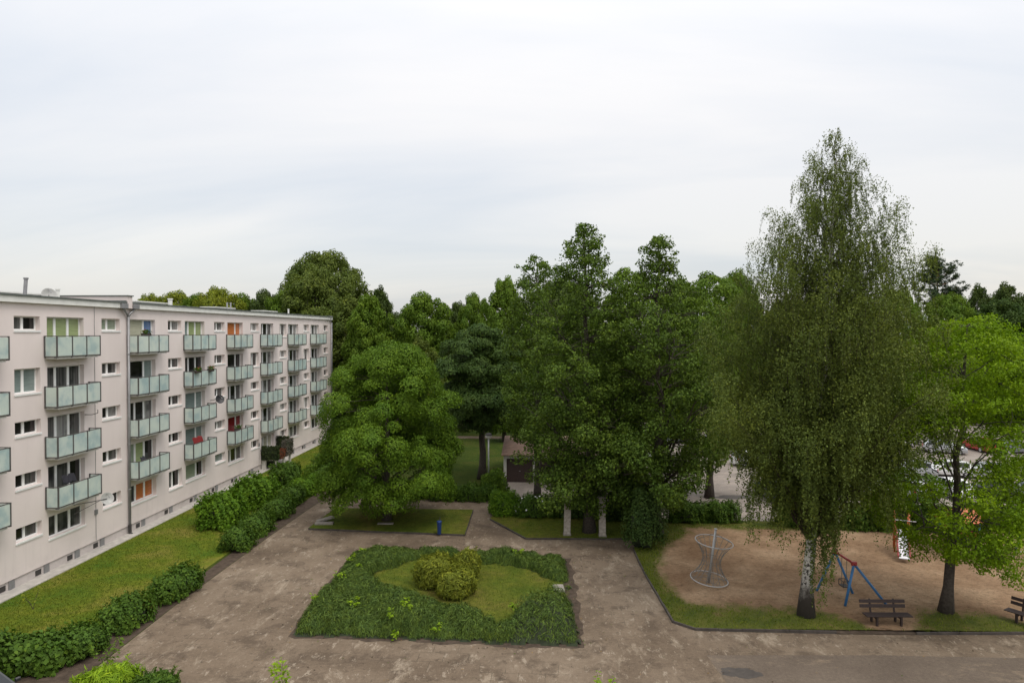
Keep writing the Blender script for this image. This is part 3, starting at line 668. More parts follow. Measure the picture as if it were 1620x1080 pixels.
# windows and balcony doors
D, GR, LI, GN, SG, CR, OR, RD, TL, BL = ('pane_dark', 'pane_grey', 'pane_light', 'pane_green', 'pane_sage', 'pane_cream', 'pane_orange', 'pane_red', 'pane_teal', 'pane_blue')
DOORSPEC = {(1, 1): [GN, GN, GN], (1, 2): [GR, GR, GR], (1, 3): [GR, LI, GR], (1, 4): [GR, GR, D], (1, 5): [GR, GR, GR],
    (2, 1): ['w', CR, BL], (2, 2): ['w', D, TL], (2, 3): [D, D, LI], (2, 4): [SG, GN, D], (2, 5): [GR, OR, OR],
    (3, 1): [TL, GN, GN], (3, 2): [D, D, D], (3, 3): ['w', TL, TL], (3, 4): ['w', TL, TL], (3, 5): ['w', SG, D],
    (4, 1): ['w', OR, OR], (4, 2): ['w', D, D], (4, 3): [GR, D, GR], (4, 4): ['w', RD, RD], (4, 5): [GR, D, GR],
    (5, 1): [D, D, GR], (5, 2): [GR, GR, LI], (5, 3): [LI, LI, GR], (5, 4): [GR, D, LI], (5, 5): [D, CR, CR],
    (6, 1): [GR, GR, LI], (6, 2): [GR, D, GR], (6, 3): [D, D, LI], (6, 4): [GR, GR, GR], (6, 5): [GR, LI, GR],
    (7, 1): [GR, GR, LI], (7, 2): [GR, D, GR], (7, 3): [LI, GR, LI], (7, 4): [GR, GR, GR], (7, 5): [GR, GR, GR]}
SMALLSPEC = {(0, 1): [GR, D], (0, 2): [TL, TL], (0, 3): [D, D], (0, 4): [D, GR], (0, 5): [D, GR], (1, 1): [SG, SG], (1, 2): [GR, GR], (1, 5): [D, D], (3, 5): ['one', TL], (5, 3): [LI, LI], (6, 4): [LI, LI]}
rw = random.Random(3)
def window_unit(name, y0, y1, zb, zt, fr, mats):
    """white frame with mullions; panes set back; sill outside"""
    x = XW-REC; f = MB(); t = 0.075
    f.box(x-.07, x, y0, y1, zt-t, zt); f.box(x-.07, x, y0, y1, zb, zb+t)
    edges = [y0+(y1-y0)*q for q in fr]
    for i, e in enumerate(edges):
        hw = t if i in (0, len(edges)-1) else 0.085
        a, b = (e, e+hw) if i == 0 else ((e-hw, e) if i == len(edges)-1 else (e-hw, e+hw)); f.box(x-.072, x+.004, a, b, zb+t+.001, zt-t-.001)
    fo = part(name, f, M['white']); used = []; g = MB()
    for i in range(len(edges)-1):
        if mats[i] not in used: used.append(mats[i])
        g.cur = used.index(mats[i]); a = edges[i]+t; b = edges[i+1]-t; tilt = 0.0
        g.face([(x-.04, a, zb+t*.8), (x-.04, b, zb+t*.8), (x-.04, b, zt-t*.8), (x-.04, a, zt-t*.8)])
    off(g).build('pane', [M[u] for u in used], fo); return fo
for y0, y1, ops, (kind, i) in cols:
    for k, (zb, zt) in enumerate(ops):
        r = 5-k
        if kind == 'door':
            s = DOORSPEC.get((i, r), [GR, D, GR])
            if s[0] == 'w': fr, mats = [0, 0.66, 1.0], s[1:]
            else: fr, mats = [0, 0.31, 0.66, 1.0], s
            fo = window_unit('balcony_door' if k else 'window', y0, y1, zb, zt, fr, mats)
        else:
            s = SMALLSPEC.get((i, r)) or [rw.choice([D, D, GR]), rw.choice([D, GR, GR, LI])]
            fr, mats = ([0, 1.0], s[1:]) if s[0] == 'one' else ([0, 0.47, 1.0], s)
            fo = window_unit('window', y0, y1, zb, zt, fr, mats)
        if kind == 'small' or k == 0:
            mb = MB(); mb.box(XW-REC+.005, XW+0.055, y0-.03, y1+.03, zb-0.055, zb-0.002); mb.box(XW+.003, XW+0.05, y0-.03, y1+.03, zb-.10, zb-.057); child('sill', mb, M['white'], fo)
# balconies
BD = 0.76
def balcony(y0, y1, zt):
    s = MB(); zb = zt-2.37; s.box(XW+.002, XW+BD-0.06, y0+0.1, y1-0.12, zb, zb+0.17); b = part('balcony', s, M['slab'])
    r = MB(); xo = XW+BD; top = zt-1.08; low = zb+0.14
    n = 3; posts = [(xo, y0+(y1-y0)*j/n) for j in range(n+1)] + [(XW+.06, y0), (XW+.06, y1)]
    for px, py in posts: r.box(px-.034, px+.034, py-.034, py+.034, low-.06, top+.02)
    for z in (low, top): 
        r.box(xo-.018, xo+.018, y0+.035, y1-.035, z-.022, z+.022)
        for yy in (y0, y1): r.box(XW+.095, xo-.035, yy-.018, yy+.018, z-.022, z+.022)
    for j in range(n+1): r.box(xo-.16, xo-.025, posts[j][1]-.04, posts[j][1]+.04, low-.07, low-.03)
    child('railing', r, M['railing'], b)
    g = MB()
    for j in range(n): g.box(xo-.006, xo+.006, posts[j][1]+.035, posts[j+1][1]-.035, low+.035, top-.05)
    for yy in (y0, y1): g.box(XW+.10, xo-.035, yy-.006, yy+.006, low+.035, top-.05)
    child('glass_panel', g, M['frost'], b); return b
for i, y in enumerate(doors):
    for k in range(1, 5): balcony(y-0.24, y+3.42, ztop(k))
# ground-floor terrace under its ivy
TY0, TY1, TX = 65.5, 69.3, XW+1.55
t = MB(); t.box(XW+.002, TX, TY0, TY1, 0.88, 1.02); te = part('terrace', t, M['concrete'])
t = MB()
for x, y in ((TX-.2, TY0+.05), (TX-.2, TY1-.25), (TX-.2, (TY0+TY1)/2)): t = MB(); t.box(x, x+.2, y, y+.2, 0.0, 0.878); child('pillar', t, M['garage_wall'], te)
t = MB(); t.box(XW+.01, XW+.45, TY0+.03, TY0+.15, 0.051, 0.878); child('pillar', t, M['garage_wall'], te)
t = MB(); t.box(XW+.06, XW+.1, TY0+.4, TY1-.2, .06, .85); child('cellar_door', t, M['door_grey'], te)

# things hanging on or standing on the balconies
def dish(name, px, py, dist, r, mat, label, arm, face=(0.75, -0.55, 0.35)):
    c = A(px, py, dist); root = empty(name, c); tag(root, label, 'satellite dish'); q = Vector(face).to_track_quat('Z', 'Y').to_matrix().to_4x4()
    m = MB(); m.lathe([(r*j/6, 0.16*r*(j/6)**2*2-0.16*r*2) for j in range(7)]+[(r*1.02, 0.0), (r*.98, -.03), (r*.5, -.30*r)], 20, q); m.build('reflector', mat, root, smooth=True)
    m = MB(); f = q @ Vector((0, 0, r*0.95)); m.tube([q @ Vector((0, r*.9, -.05)), f], 0.014, 5); m.tube([f, f*0.86], 0.045, 8); m.build('feed_arm', M['zinc'], root)
    m = MB(); m.tube([q @ Vector((0, 0, -r*.25)), Vector(arm[0]), Vector(arm[1])], 0.024, 6); m.tube([Vector(arm[0])*.5, Vector(arm[1])+Vector((0, 0, -.55))], 0.016, 5); m.build('bracket', M['iron'], root)
dish('satellite_dish', 170, 788, 40.9, 0.36, M['dish_grey'], 'round pale grey satellite dish on a long arm by the ground-floor windows', ((-.35, -.6, -0.02), (-0.95, -1.6, 0.0)))
dish('satellite_dish', 348, 631, 56.6, 0.37, M['dish_black'], 'round black satellite dish held out from a balcony corner', ((-.1, -.35, 0.02), (-0.25, -1.15, 0.0)))
dish('satellite_dish', 78, 466, 41.0, 0.42, M['dish_grey'], 'grey satellite dish standing on the roof edge', ((-.2, .3, -.3), (-0.2, 0.3, -.7)))
def on_bal(i, k, dy, dx=BD, dz=0.0):   # point over the front rail of a balcony
    return (XW+dx, doors[i]+dy, ztop(k)-1.08+dz)
def flower_box(c, label, length=0.75, blooms='petal_red', seed=0):
    root = empty('flower_box', c); tag(root, label, 'flower box', 'flower boxes hung on balcony rails'); rng = np.random.default_rng(seed)
    m = MB(); m.box(-.11, .11, -length/2, length/2, -.14, .06); bevel(m.build('box', M['clay'], root), .02)
    P = rng.uniform(-1, 1, (150, 3))*np.array([.18, length/2, .14])+np.array([0, 0, .15]); V, F = leaves(P, rng.normal(size=(150, 3))+np.array([0, 0, .6]), .11, .08, None, rng); link('plants', np_mesh('plants', V, F, [M['leaf_hedge']]), root)
    P = rng.uniform(-1, 1, (16, 3))*np.array([.17, length/2, .1])+np.array([0, 0, .25]); V, F = leaves(P, rng.normal(size=(16, 3)), .07, .07, None, rng); link('blossoms', np_mesh('blossoms', V, F, [M[blooms]]), root)
flower_box(on_bal(3, 3, 0.25, BD+.14, 0), 'brown flower box at the near end of the second-row balcony rail', seed=1)
flower_box(on_bal(3, 3, 2.35, BD+.14, 0), 'brown flower box towards the far end of the second-row balcony rail', .6, seed=2)
flower_box(on_bal(2, 4, 0.9, BD-.12, .08), 'small flower box with pink blooms on the top balcony beside the drainpipe', .9, seed=3)
flower_box(on_bal(4, 1, 0.6, BD-.14, .12), 'leafy flower box on the balcony with the red curtains', 1.0, 'petal_white', seed=4)
def cloth(i, k, y0, y1, drop, mat, label, cat='cloth', name='cloth', dx=BD-.1, dz=.05):
    rng = np.random.default_rng(int(y0*10)); n = 14; V = []; F = []
    for a in range(n):
        for b in range(6):
            y = y0+(y1-y0)*a/(n-1); z = -drop*b/5; V.append((0.05*sin(a*1.4+b*.5)+.02*b, y, z+0.03*sin(a*.9)))
    F = [(a*6+b, (a+1)*6+b, (a+1)*6+b+1, a*6+b+1) for a in range(n-1) for b in range(5)]
    o = link(name, np_mesh(name, V, F, [mat], smooth=True), None, (XW+dx, doors[i], ztop(k)-1.08+dz)); so = o.modifiers.new('thickness', 'SOLIDIFY'); so.thickness = 0.012
    tag(o, label, cat)
cloth(3, 1, 0.1, 1.6, 0.5, M['cloth_red'], 'dark red blanket hung to air above a lower balcony rail', 'blanket', 'blanket', BD-.3, .42)
cloth(1, 1, 0.6, 1.7, .5, M['cloth_dark'], 'dark clothes drying on the lowest near balcony', 'laundry', 'laundry', .3, .45)
cloth(2, 1, 0.25, 0.85, .3, M['cloth_dark'], 'dark folded cloth on the balcony rail next to the drainpipe', 'cloth', 'cloth', .5, .2)

# ------------------------------------------------------------------ garage, lamp, posts, street furniture
gar = empty('garage', (1.5, 61, 0)); tag(gar, 'low pale garage row with brown roof and dark doors behind the big trees', 'garage')
gx0, gx1, gy0, gy1, gh = -3.8, 7.0, 61.0, 69.5, 2.42
def gpart(name, mb, mat, par=gar):
    mb.v = [(x-1.5, y-61, z) for x, y, z in mb.v]; return mb.build(name, mat, par)
m = MB(); m.box(gx0, gx0+.25, gy0, gy1, 0, gh); m.box(gx1-.25, gx1, gy0, gy1, 0, gh); m.box(gx0+.25, gx1-.25, gy1-.25, gy1, 0, gh); m.box(gx0+.25, gx1-.25, gy0, gy0+.25, 2.16, gh)
nb = 4; bw = (gx1-gx0-.5)/nb
for i in range(1, nb): x = gx0+.25+bw*i; m.box(x-.2, x+.2, gy0, gy0+.3, 0, 2.157)
for yy, s in ((gy0, 1), (gy1, -1)): pass
m.face([(gx0, gy0, gh), (gx0, gy1, gh), (gx0, (gy0+gy1)/2+1, 3.25)]); m.face([(gx1, gy0, gh), (gx1, gy1, gh), (gx1, (gy0+gy1)/2+1, 3.25)])
gpart('wall', m, M['garage_wall'])
m = MB(); ym = (gy0+gy1)/2+1
for (ya, za, yb, zb) in ((gy0-.3, gh+.02, ym, 3.33), (ym+.002, 3.33, gy1+.3, gh+.02)):
    for dz in (0, .09): m.face([(gx0-.2, ya, za+dz), (gx1+.2, ya, za+dz), (gx1+.2, yb, zb+dz), (gx0-.2, yb, zb+dz)])
    m.face([(gx0-.2, ya, za), (gx0-.2, ya, za+.09), (gx0-.2, yb, zb+.09), (gx0-.2, yb, zb)]); m.face([(gx1+.2, ya, za), (gx1+.2, ya, za+.09), (gx1+.2, yb, zb+.09), (gx1+.2, yb, zb)])
m.face([(gx0-.2, gy0-.3, gh+.02), (gx1+.2, gy0-.3, gh+.02), (gx1+.2, gy0-.3, gh+.11), (gx0-.2, gy0-.3, gh+.11)])
gpart('roof', m, M['brown_roof'])
for i in range(nb):
    x = gx0+.25+bw*i; a = x+(.203 if i else .003); b = x+bw-(.203 if i < nb-1 else .003); m = MB(); m.box(a, b, gy0+.14, gy0+.2, 0.02, 2.155)
    for j in range(9): xx = a+(b-a)*(j+.5)/9; m.box(xx-.012, xx+.012, gy0+.12, gy0+.139, .05, 2.12)
    d = gpart('garage_door', m, M['brown_door']); m = MB(); m.box((a+b)/2-.07, (a+b)/2+.07, gy0+.08, gy0+.118, 1.0, 1.04); gpart('handle', m, M['steel'], d)

lamp = empty('street_lamp', G(773, 781)); tag(lamp, 'slim grey lamp post with a white globe head beside a dark tree trunk', 'street lamp')
m = MB(); m.tube([(0, 0, 0), (0, 0, .7)], .085, 12); m.tube([(0, 0, .7), (0, 0, 4.62)], [.07, .06], 12); m.build('post', M['steel'], lamp, smooth=True)
m = MB(); m.lathe([(.05, 4.60), (.12, 4.64), (.26, 4.78), (.28, 4.88), (.22, 5.04), (.1, 5.09), (0.0, 5.10)], 18); m.build('globe', M['globe'], lamp, smooth=True)
m = MB(); m.lathe([(.0, 5.12), (.2, 5.08), (.31, 4.92), (.30, 4.89), (.2, 5.06)], 18); m.build('hood', M['iron'], lamp, smooth=True)

def post(px, py, label, lean):
    r = empty('concrete_post', G(px, py, .06)); tag(r, label, 'post', 'whitewashed posts under the tall trees'); m = MB(); q = Matrix.Rotation(lean, 4, 'Y')
    m.box(-.22, .22, -.22, .22, 0, 2.55, q); bevel(m.build('shaft', M['whitewash'], r), .03)
    m = MB(); m.box(-.26, .26, -.26, .26, -.02, .13, q); bevel(m.build('foot', M['slab_stone'], r), .02)
    m = MB(); m.box(-.28, .28, -.28, .28, 2.553, 2.64, q); bevel(m.build('cap', M['slab_stone'], r), .02)
post(897, 846, 'square white post with flaking paint, nearer the hedge with white flowers', .02)
post(953, 848, 'square white post with flaking paint, nearer the dark yew', -.015)

b = empty('waste_bin', G(695, 845, .1)); tag(b, 'upright blue plastic bin at the edge of the lawn under the spreading tree', 'bin')
m = MB(); m.lathe([(.0, .03), (.12, .03), (.155, .82), (.165, .84)], 16); bevel(m.build('body', M['bin'], b, smooth=True), .01)
m = MB(); m.lathe([(.17, .843), (.175, .88), (.14, .9), (.0, .93)], 16); m.build('lid', M['bin'], b, smooth=True)
m = MB(); m.tube([(.0, .2, 0), (.0, .24, 1.1)], .025, 8); m.build('bin_post', M['iron'], b)

def stoneslab(px, py, sz, rz, tilt, label, zb=.11):
    c = G(px, py, zb); o = MB(); o.box(-sz[0]/2, sz[0]/2, -sz[1]/2, sz[1]/2, 0, sz[2]); q = o.build('stone_slab', M['slab_stone'], None, c); q.rotation_euler = (tilt[0], tilt[1], rz); bevel(q, .02)
    tag(q, label, 'stone slab')
stoneslab(513, 829, (1.25, .42, .14), .12, (0, 0), 'flat concrete slab lying on the lawn corner near the big tree', .115)
stoneslab(515, 822, (1.2, .45, .13), .5, (0, -.18), 'tilted concrete slab leaning behind a flat one on the lawn corner', .22)
stoneslab(610, 829, (1.1, .3, .1), .05, (0, 0), 'low stone slab at the foot of the spreading tree', .112)
stoneslab(884, 932, (.55, .85, .12), .1, (.03, .02), 'pale stone block at the gap in the planted bed', .075)

def bench(name, loc, rz, label):
    r = empty(name, loc, rz); tag(r, label, 'bench', 'park benches by the playground')
    m = MB()
    for i in range(4): y = -.28+i*.125; m.box(-1.05, 1.05, y-.055, y+.055, .43, .475)
    bevel(m.build('seat', M['wood'], r), .008)
    q = Matrix.Translation((0, .30, .45)) @ Matrix.Rotation(-.22, 4, 'X'); m = MB()
    for z in (.17, .38): m.box(-1.05, 1.05, -.022, .022, z, z+.15, q)
    bevel(m.build('backrest', M['wood'], r), .008)
    for sx in (-.55, .55):
        m = MB(); m.box(sx-.045, sx+.045, -.30, -.20, 0, .427); m.box(sx-.045, sx+.045, .2, .3, 0, .427); m.box(sx-.045, sx+.045, -.199, .199, .30, .427); m.box(sx-.042, sx+.042, .024, .075, -.05, .56, q)
        bevel(m.build('leg', M['wood'], r), .012)
bench('park_bench', G(1402, 986, .08), .04, 'dark brown wooden bench facing the road beneath the swing')
bench('park_bench', G(1634, 990, .08), -1.0, 'dark brown wooden bench cut by the right edge of the view')

# swing: two blue A-frames and a red beam
NB = Vector(G(1370, 957.5, .08)); NT = Vector(A(1351, 891, 33.75)); FT = Vector(A(1321, 874, 35.6))
sw = empty('swing', (NT.x, NT.y, .08)); tag(sw, 'swing with blue A-frames and a red top beam on the sand', 'swing')
O = Vector((NT.x, NT.y, .08)); ax = (FT-NT); ax.z = 0; axn = ax.normalized(); sp = Vector((-axn.y, axn.x, 0)); hT = NT.z-.08; FT = Vector((FT.x, FT.y, NT.z))
spd = Vector((1.03, .06, 0))
for base, feet in ((NT-O, ((1337, 958), (1403, 957))), (FT-O, ((1292, 934), (1349, 938)))):
    for f_ in feet:
        m = MB(); m.tube([base, Vector(G(f_[0], f_[1], .08))-O], .062, 10); m.build('leg', M['blue'], sw, smooth=True)
    m = MB(); m.box(-.13, .13, -.07, .07, -.1, .1); q = m.build('joint', M['redp'], sw, base); bevel(q, .02)
m = MB(); m.tube([NT-O-axn*.1, FT-O+axn*.1], .06, 10); m.build('beam', M['redp'], sw, smooth=True)
mid = (NT+FT)/2-O
for s in (-.24, .24):
    m = MB(); e = mid+axn*s; pp = [e+Vector((0, 0, -.06-(hT-.62)*t/8)) for t in range(9)]; m.tube(pp, .014, 5); m.build('chain', M['rope'], sw)
m = MB(); sc = mid+Vector((0, 0, -hT+.55)); 
th = atan2(axn.y, axn.x); q = Matrix.Translation(sc) @ Matrix.Rotation(th, 4, 'Z')
m.box(-.22, .22, -.16, .16, -.03, .02, q); m.tube([q @ Vector((-.22, -.16, .28)), q @ Vector((.22, -.16, .28)), q @ Vector((.22, .16, .28)), q @ Vector((-.22, .16, .28))], .018, 6, closed=True)
for a, b_ in ((-.22, -.16), (.22, -.16), (.22, .16), (-.22, .16)): m.tube([q @ Vector((a, b_, 0)), q @ Vector((a, b_, .28))], .016, 6)
m.build('seat', M['iron'], sw)

# spinning climbing net
C0 = G(1121, 921, .08); net = empty('climbing_net', C0); tag(net, 'hourglass rope climbing carousel with steel pole and two rings', 'climbing frame')
q = Matrix.Rotation(.13, 4, Vector((.6, .8, 0))); R0 = .98
m = MB(); m.tube([(0, 0, 0), q @ Vector((0, 0, 2.95))], [.075, .06], 12); m.tube([q @ Vector((0, 0, 2.95)), q @ Vector((0, 0, 3.0))], .085, 12); m.build('pole', M['steel'], net, smooth=True)
top = [q @ Vector((R0*cos(t), R0*sin(t), 2.28)) for t in np.linspace(0, 2*pi, 33)[:-1]]; bot = [q @ Vector((R0*cos(t), R0*sin(t), .22)) for t in np.linspace(0, 2*pi, 33)[:-1]]
for P in (top, bot): m = MB(); m.tube(P, .026, 8, closed=True); m.build('ring', M['steel'], net, smooth=True)
m = MB()
for i in range(0, 32, 2):
    pp = []
    for j in range(9):
        t = j/8; rr = R0*(1-.52*sin(pi*t)); a = 2*pi*i/32; pp.append(q @ Vector((rr*cos(a), rr*sin(a), .22+2.06*t)))
    m.tube(pp, .013, 5)
for t in (.25, .5, .75):
    rr = R0*(1-.52*sin(pi*t)); m.tube([q @ Vector((rr*cos(a), rr*sin(a), .22+2.06*t)) for a in np.linspace(0, 2*pi, 25)[:-1]], .011, 5, closed=True)
for i in range(0, 32, 8): m.tube([bot[i], q @ Vector((0, 0, .3))], .012, 5); m.tube([top[i], q @ Vector((0, 0, 2.75))], .012, 5); m.tube([bot[i], bot[(i+11) % 32]], .01, 5)
m.build('rope_net', M['rope'], net)

# slide with its little tower
sx, sy, _ = G(1431, 890, .08); sl_ = empty('slide', (sx, sy, .08)); tag(sl_, 'small slide with a bright steel chute and orange tower posts', 'slide'); dv = Vector((.42, 1, 0)).normalized(); nv = Vector((dv.y, -dv.x, 0))
prof = [(0, .25), (.35, .3), (1.0, .75), (1.7, 1.3), (2.0, 1.42)]
m = MB()
for i in range(4):
    a, b2 = prof[i], prof[i+1]; P = [dv*a[0]-nv*.28+Vector((0, 0, a[1])), dv*a[0]+nv*.28+Vector((0, 0, a[1])), dv*b2[0]+nv*.28+Vector((0, 0, b2[1])), dv*b2[0]-nv*.28+Vector((0, 0, b2[1]))]
    m.face(P); m.face([p-Vector((0, 0, .04)) for p in P][::-1])
m.build('chute', M['steel_sheet'], sl_)
for s in (-1, 1):
    m = MB(); m.tube([dv*a[0]+nv*.30*s+Vector((0, 0, a[1]+.08)) for a in prof], .05, 6); m.build('side_rail', M['redp'], sl_)
for a in (0, 1):
    for s in (-1, 1): m = MB(); e = dv*(2.05+a*.75)+nv*.38*s; m.tube([e, e+Vector((0, 0, 2.35))], .05, 8); m.build('post', M['orange'], sl_, smooth=True)
m = MB(); m.face([dv*2.0-nv*.36+Vector((0, 0, 1.38)), dv*2.0+nv*.36+Vector((0, 0, 1.38)), dv*2.85+nv*.36+Vector((0, 0, 1.38)), dv*2.85-nv*.36+Vector((0, 0, 1.38))]); so = m.build('platform', M['wood'], sl_); k = so.modifiers.new('t', 'SOLIDIFY'); k.thickness = .06
m = MB(); m.tube([dv*2.0-nv*.38+Vector((0, 0, 1.98)), dv*2.0+nv*.75+Vector((0, 0, 1.98))], .035, 6); m.build('crossbar', M['steel'], sl_)
# play house behind the light green tree
hx, hy, _ = G(1518, 872, .08); ph_ = empty('play_house', (hx, hy, .08), .15); tag(ph_, 'little play house with an orange roof and teal posts behind a tree', 'play house')
for x in (-.7, .7):
    for y in (-.7, .7): m = MB(); m.tube([(x, y, 0), (x, y, 2.0)], .06, 8); m.build('post', M['teal'], ph_, smooth=True)
for s in (-1, 1):
    m = MB(); P = [(-.95*s*0-.95, 0, 2.6), (.95, 0, 2.6), (.95, s*.95, 1.95), (-.95, s*.95, 1.95)]; m.face(P); k = m.build('roof_panel', M['orange'], ph_).modifiers.new('t', 'SOLIDIFY'); k.thickness = .05
m = MB(); m.box(-.7, .7, -.7, .7, .9, .98); m.build('platform', M['wood'], ph_)
for y in (-.72, .72): m = MB(); m.box(-.62, .62, y-.02, y+.02, 1.05, 1.5); m.build('side_panel', M['redp'], ph_)
# climbing frame at the right edge: leaning teal poles
cx, cy, _ = G(1603, 884, .08); cf = empty('climbing_bars', (cx, cy, .08)); tag(cf, 'teal climbing frame of leaning poles at the right edge of the sand', 'climbing frame')
for dx in (0, 2.2):
    for s in (0, 1): m = MB(); m.tube([(dx+s*1.1, 0, 0), (dx+.55, 0, 2.1)], .05, 8); m.build('leg', M['teal'], cf, smooth=True)
m = MB(); m.tube([(.5, 0, 2.1), (2.8, 0, 2.1)], .05, 8); m.build('beam', M['teal'], cf)
for j in range(4): m = MB(); m.tube([(.12+j*.13, 0, .45+j*.45), (1.0-j*.13, 0, .45+j*.45)], .025, 6); m.build('rung', M['steel'], cf)

# ------------------------------------------------------------------ parked cars
ST = [(-2.12, .58, .62, .70), (-2.05, .88, .95, .76), (-1.62, .93, 1.36, .60), (-.7, .93, 1.46, .62), (-.1, .92, 1.47, .62), (.5, .90, 1.38, .60), (1.2, .88, .97, .76), (1.95, .74, .80, .72), (2.12, .50, .55, .66)]
def make_car(paintm, label, cat='car'):
    root = empty('parked_car'); tag(root, label, cat, 'cars parked in the lot'); b = MB(); g = MB(); hw = .87
    def ring(s): x, belt, top, wt = s; return [(x, -.80, .24), (x, -hw, .52), (x, -.855, belt), (x, -wt, top), (x, wt, top), (x, .855, belt), (x, hw, .52), (x, .80, .24)]
    rs = [ring(s) for s in ST]
    for i in range(len(rs)-1):
        a, c = rs[i], rs[i+1]
        for j in range(7):
            fc = [a[j], c[j], c[j+1], a[j+1]]
            glass = (j in (2, 4) and 2 <= i <= 4) or (j == 3 and i in (1, 5))
            if glass:
                ce = sum((Vector(p) for p in fc), Vector())/4; n = (Vector(fc[1])-Vector(fc[0])).cross(Vector(fc[3])-Vector(fc[0])).normalized()
                if n.dot(ce-Vector((ce.x, 0, .8))) < 0: n = -n
                g.face([tuple(ce+(Vector(p)-ce)*.9+n*.008) for p in fc])
            b.face(fc)
        b.face([a[7], c[7], c[0], a[0]])
    b.face(rs[0]); b.face(rs[-1][::-1])
    bo = b.build('body', CARP[paintm], root); g.build('window', M['glass_car'], root)
    for x in (-1.32, 1.33):
        for s in (-1, 1):
            q = Matrix.Translation((x, s*.80, .31)) @ Matrix.Rotation(pi/2, 4, 'X'); w_ = MB(); w_.lathe([(.0, -.1), (.27, -.1), (.31, -.07), (.31, .07), (.27, .1), (.0, .1)], 18, q); wo = w_.build('wheel', M['rubber'], root)
            r_ = MB(); r_.lathe([(.0, .108), (.19, .106), (.205, .09), (.205, -.09), (.19, -.106), (0, -.108)], 14, q); r_.build('rim', M['rim'], wo)
    for s in (-1, 1):
        h_ = MB(); h_.box(1.93, 2.09, s*.62-.14, s*.62+.14, .60, .72); h_.build('headlight', M['lamp_clear'], root)
        h_ = MB(); h_.box(-2.14, -2.03, s*.70-.1, s*.70+.1, .68, .90); h_.build('tail_light', M['lamp_red'], root)
        h_ = MB(); h_.box(.95, 1.08, s*.95-.09, s*.95+.09, .92, 1.05); bevel(h_.build('mirror', CARP[paintm], root), .03)
    return root
protos = {}
def park(px, py, col, rz, label, sc=(1, 1, 1), z=.012):
    loc = G(px, py, z)
    if col in protos: c = clone(protos[col], loc, rz, sc); c['label'] = label
    else: c = protos[col] = make_car(col, label); c.location = loc; c.rotation_euler = (0, 0, rz); c.scale = sc
    return c
HP = pi/2
park(1222, 786, 'blue', HP+.1, 'dark blue car seen from behind, just left of the birch branches')
park(1318, 772, 'silver', HP+.05, 'silver car parked right behind the birch trunk')
park(1376, 783, 'white', HP, 'white car in the front row to the right of the birch')
park(1442, 783, 'silver', HP-.05, 'silver car in the front row left of the ash trunk')
park(1502, 782, 'white', HP, 'white car in the front row directly behind the ash trunk')
park(1572, 788, 'black', HP+.9, 'black car in the front row right of the ash trunk')
park(1640, 788, 'grey', HP, 'grey car in the front row at the right edge')
park(1128, 709, 'white', .2, 'white car standing alone on the open part of the lot')
park(1160, 690, 'silver', .4, 'silver car farther back between the tall trees and the birch')
park(1108, 672, 'grey', .1, 'tall grey van at the far side of the lot', (1.15, 1.1, 1.3))
park(1494, 716, 'silver', -.45, 'silver estate car in the middle row left of the red car')
park(1549, 712, 'red', HP+.1, 'red car in the middle row seen through the ash')
park(1013, 735, 'silver', .1, 'silver car behind the trunk of the tall trees')
park(972, 738, 'white', HP, 'white car beside the garages behind the tall trees')
park(1440, 752, 'silver', 2.8, 'silver car in the second row behind the front silver one')
park(1500, 752, 'white', 2.8, 'white car in the second row behind the ash trunk')
park(1560, 756, 'silver', 2.75, 'silver car in the second row below the red one')
park(1238, 712, 'black', .3, 'black car in the middle of the lot hidden by birch leaves')
park(1330, 712, 'blue', .3, 'dark blue car in the middle of the lot right of the birch')
park(1600, 716, 'grey', .3, 'grey car in the middle row right of the red one')
park(1066, 700, 'grey', .25, 'grey car in the middle of the lot behind the right tall tree')
park(1190, 735, 'white', .3, 'white car parked between the tall trees and the birch')
park(1285, 742, 'silver', .3, 'silver car in the second row just left of the birch trunk')
park(1395, 745, 'grey', .3, 'grey car in the second row right of the birch')
park(1420, 706, 'white', .3, 'white car in the middle row between the birch and the ash')
c = A(0, 1080, 24.0); park(0, 0, 'black', 0, 'black car at the lower left corner under the hedge'); bpy.context.view_layer.update()
k = [o for o in bpy.data.objects if o.get('label') == 'black car at the lower left corner under the hedge'][0]; k.location = (c[0]-1.15, c[1]+0.1, 0.006); k.rotation_euler = (0, 0, -.35)
del k['group']

# ------------------------------------------------------------------ trees
t0 = tree_meshes(11, 12.2, .26, [(1.5, 2.6), (2.2, 4.1), (3.2, 4.7), (5.5, 4.5), (7.6, 4.2), (9.4, 3.7), (10.6, 3.0), (11.4, 2.2), (11.8, 1.2)], 185, (1.0, 1.0, .92), 820, .125, .095, 'dome', M['leaf_maple'], M['bark'], varr=.5, inner=.55, branch0=.16, lump=.18, fill=3500, topsh=.05, kbest=2, tilt=(.3, 1.25))
plant_tree('spreading_tree', G(612, 823, .1), t0, 'broad mid green tree with tiered leaves on the kerbed lawn by the flats')
t0 = tree_meshes(12, 14.2, .36, [(5.0, 1.4), (6.0, 3.3), (8, 4.3), (11, 3.8), (12.8, 2.6), (13.9, 1.0)], 110, (1.25, 1.25, .9), 560, .20, .15, 'dome', M['leaf_dark'], M['bark'], branch0=.3, fill=5000, topsh=.2, kbest=3)
plant_tree('dark_tree', G(763, 757), t0, 'dark green dense tree with a thick trunk beside the lamp post')
pk = dict(kind='tuft', leafm=M['leaf_poplar'], barkm=M['bark'], inner=.35, branch0=.16, slope=1.0, kbest=2, topsh=.5, varr=.4)
t0 = tree_meshes(13, 20.6, .33, [(2.0, 2.2), (4, 3.9), (8, 4.2), (12, 4.0), (15, 3.2), (17, 2.4), (18.9, 1.6), (20.5, .5)], 380, (.82, .82, .62), 250, .155, .12, lump=.22, fill=8000, lean=(-.4, 0), **pk)
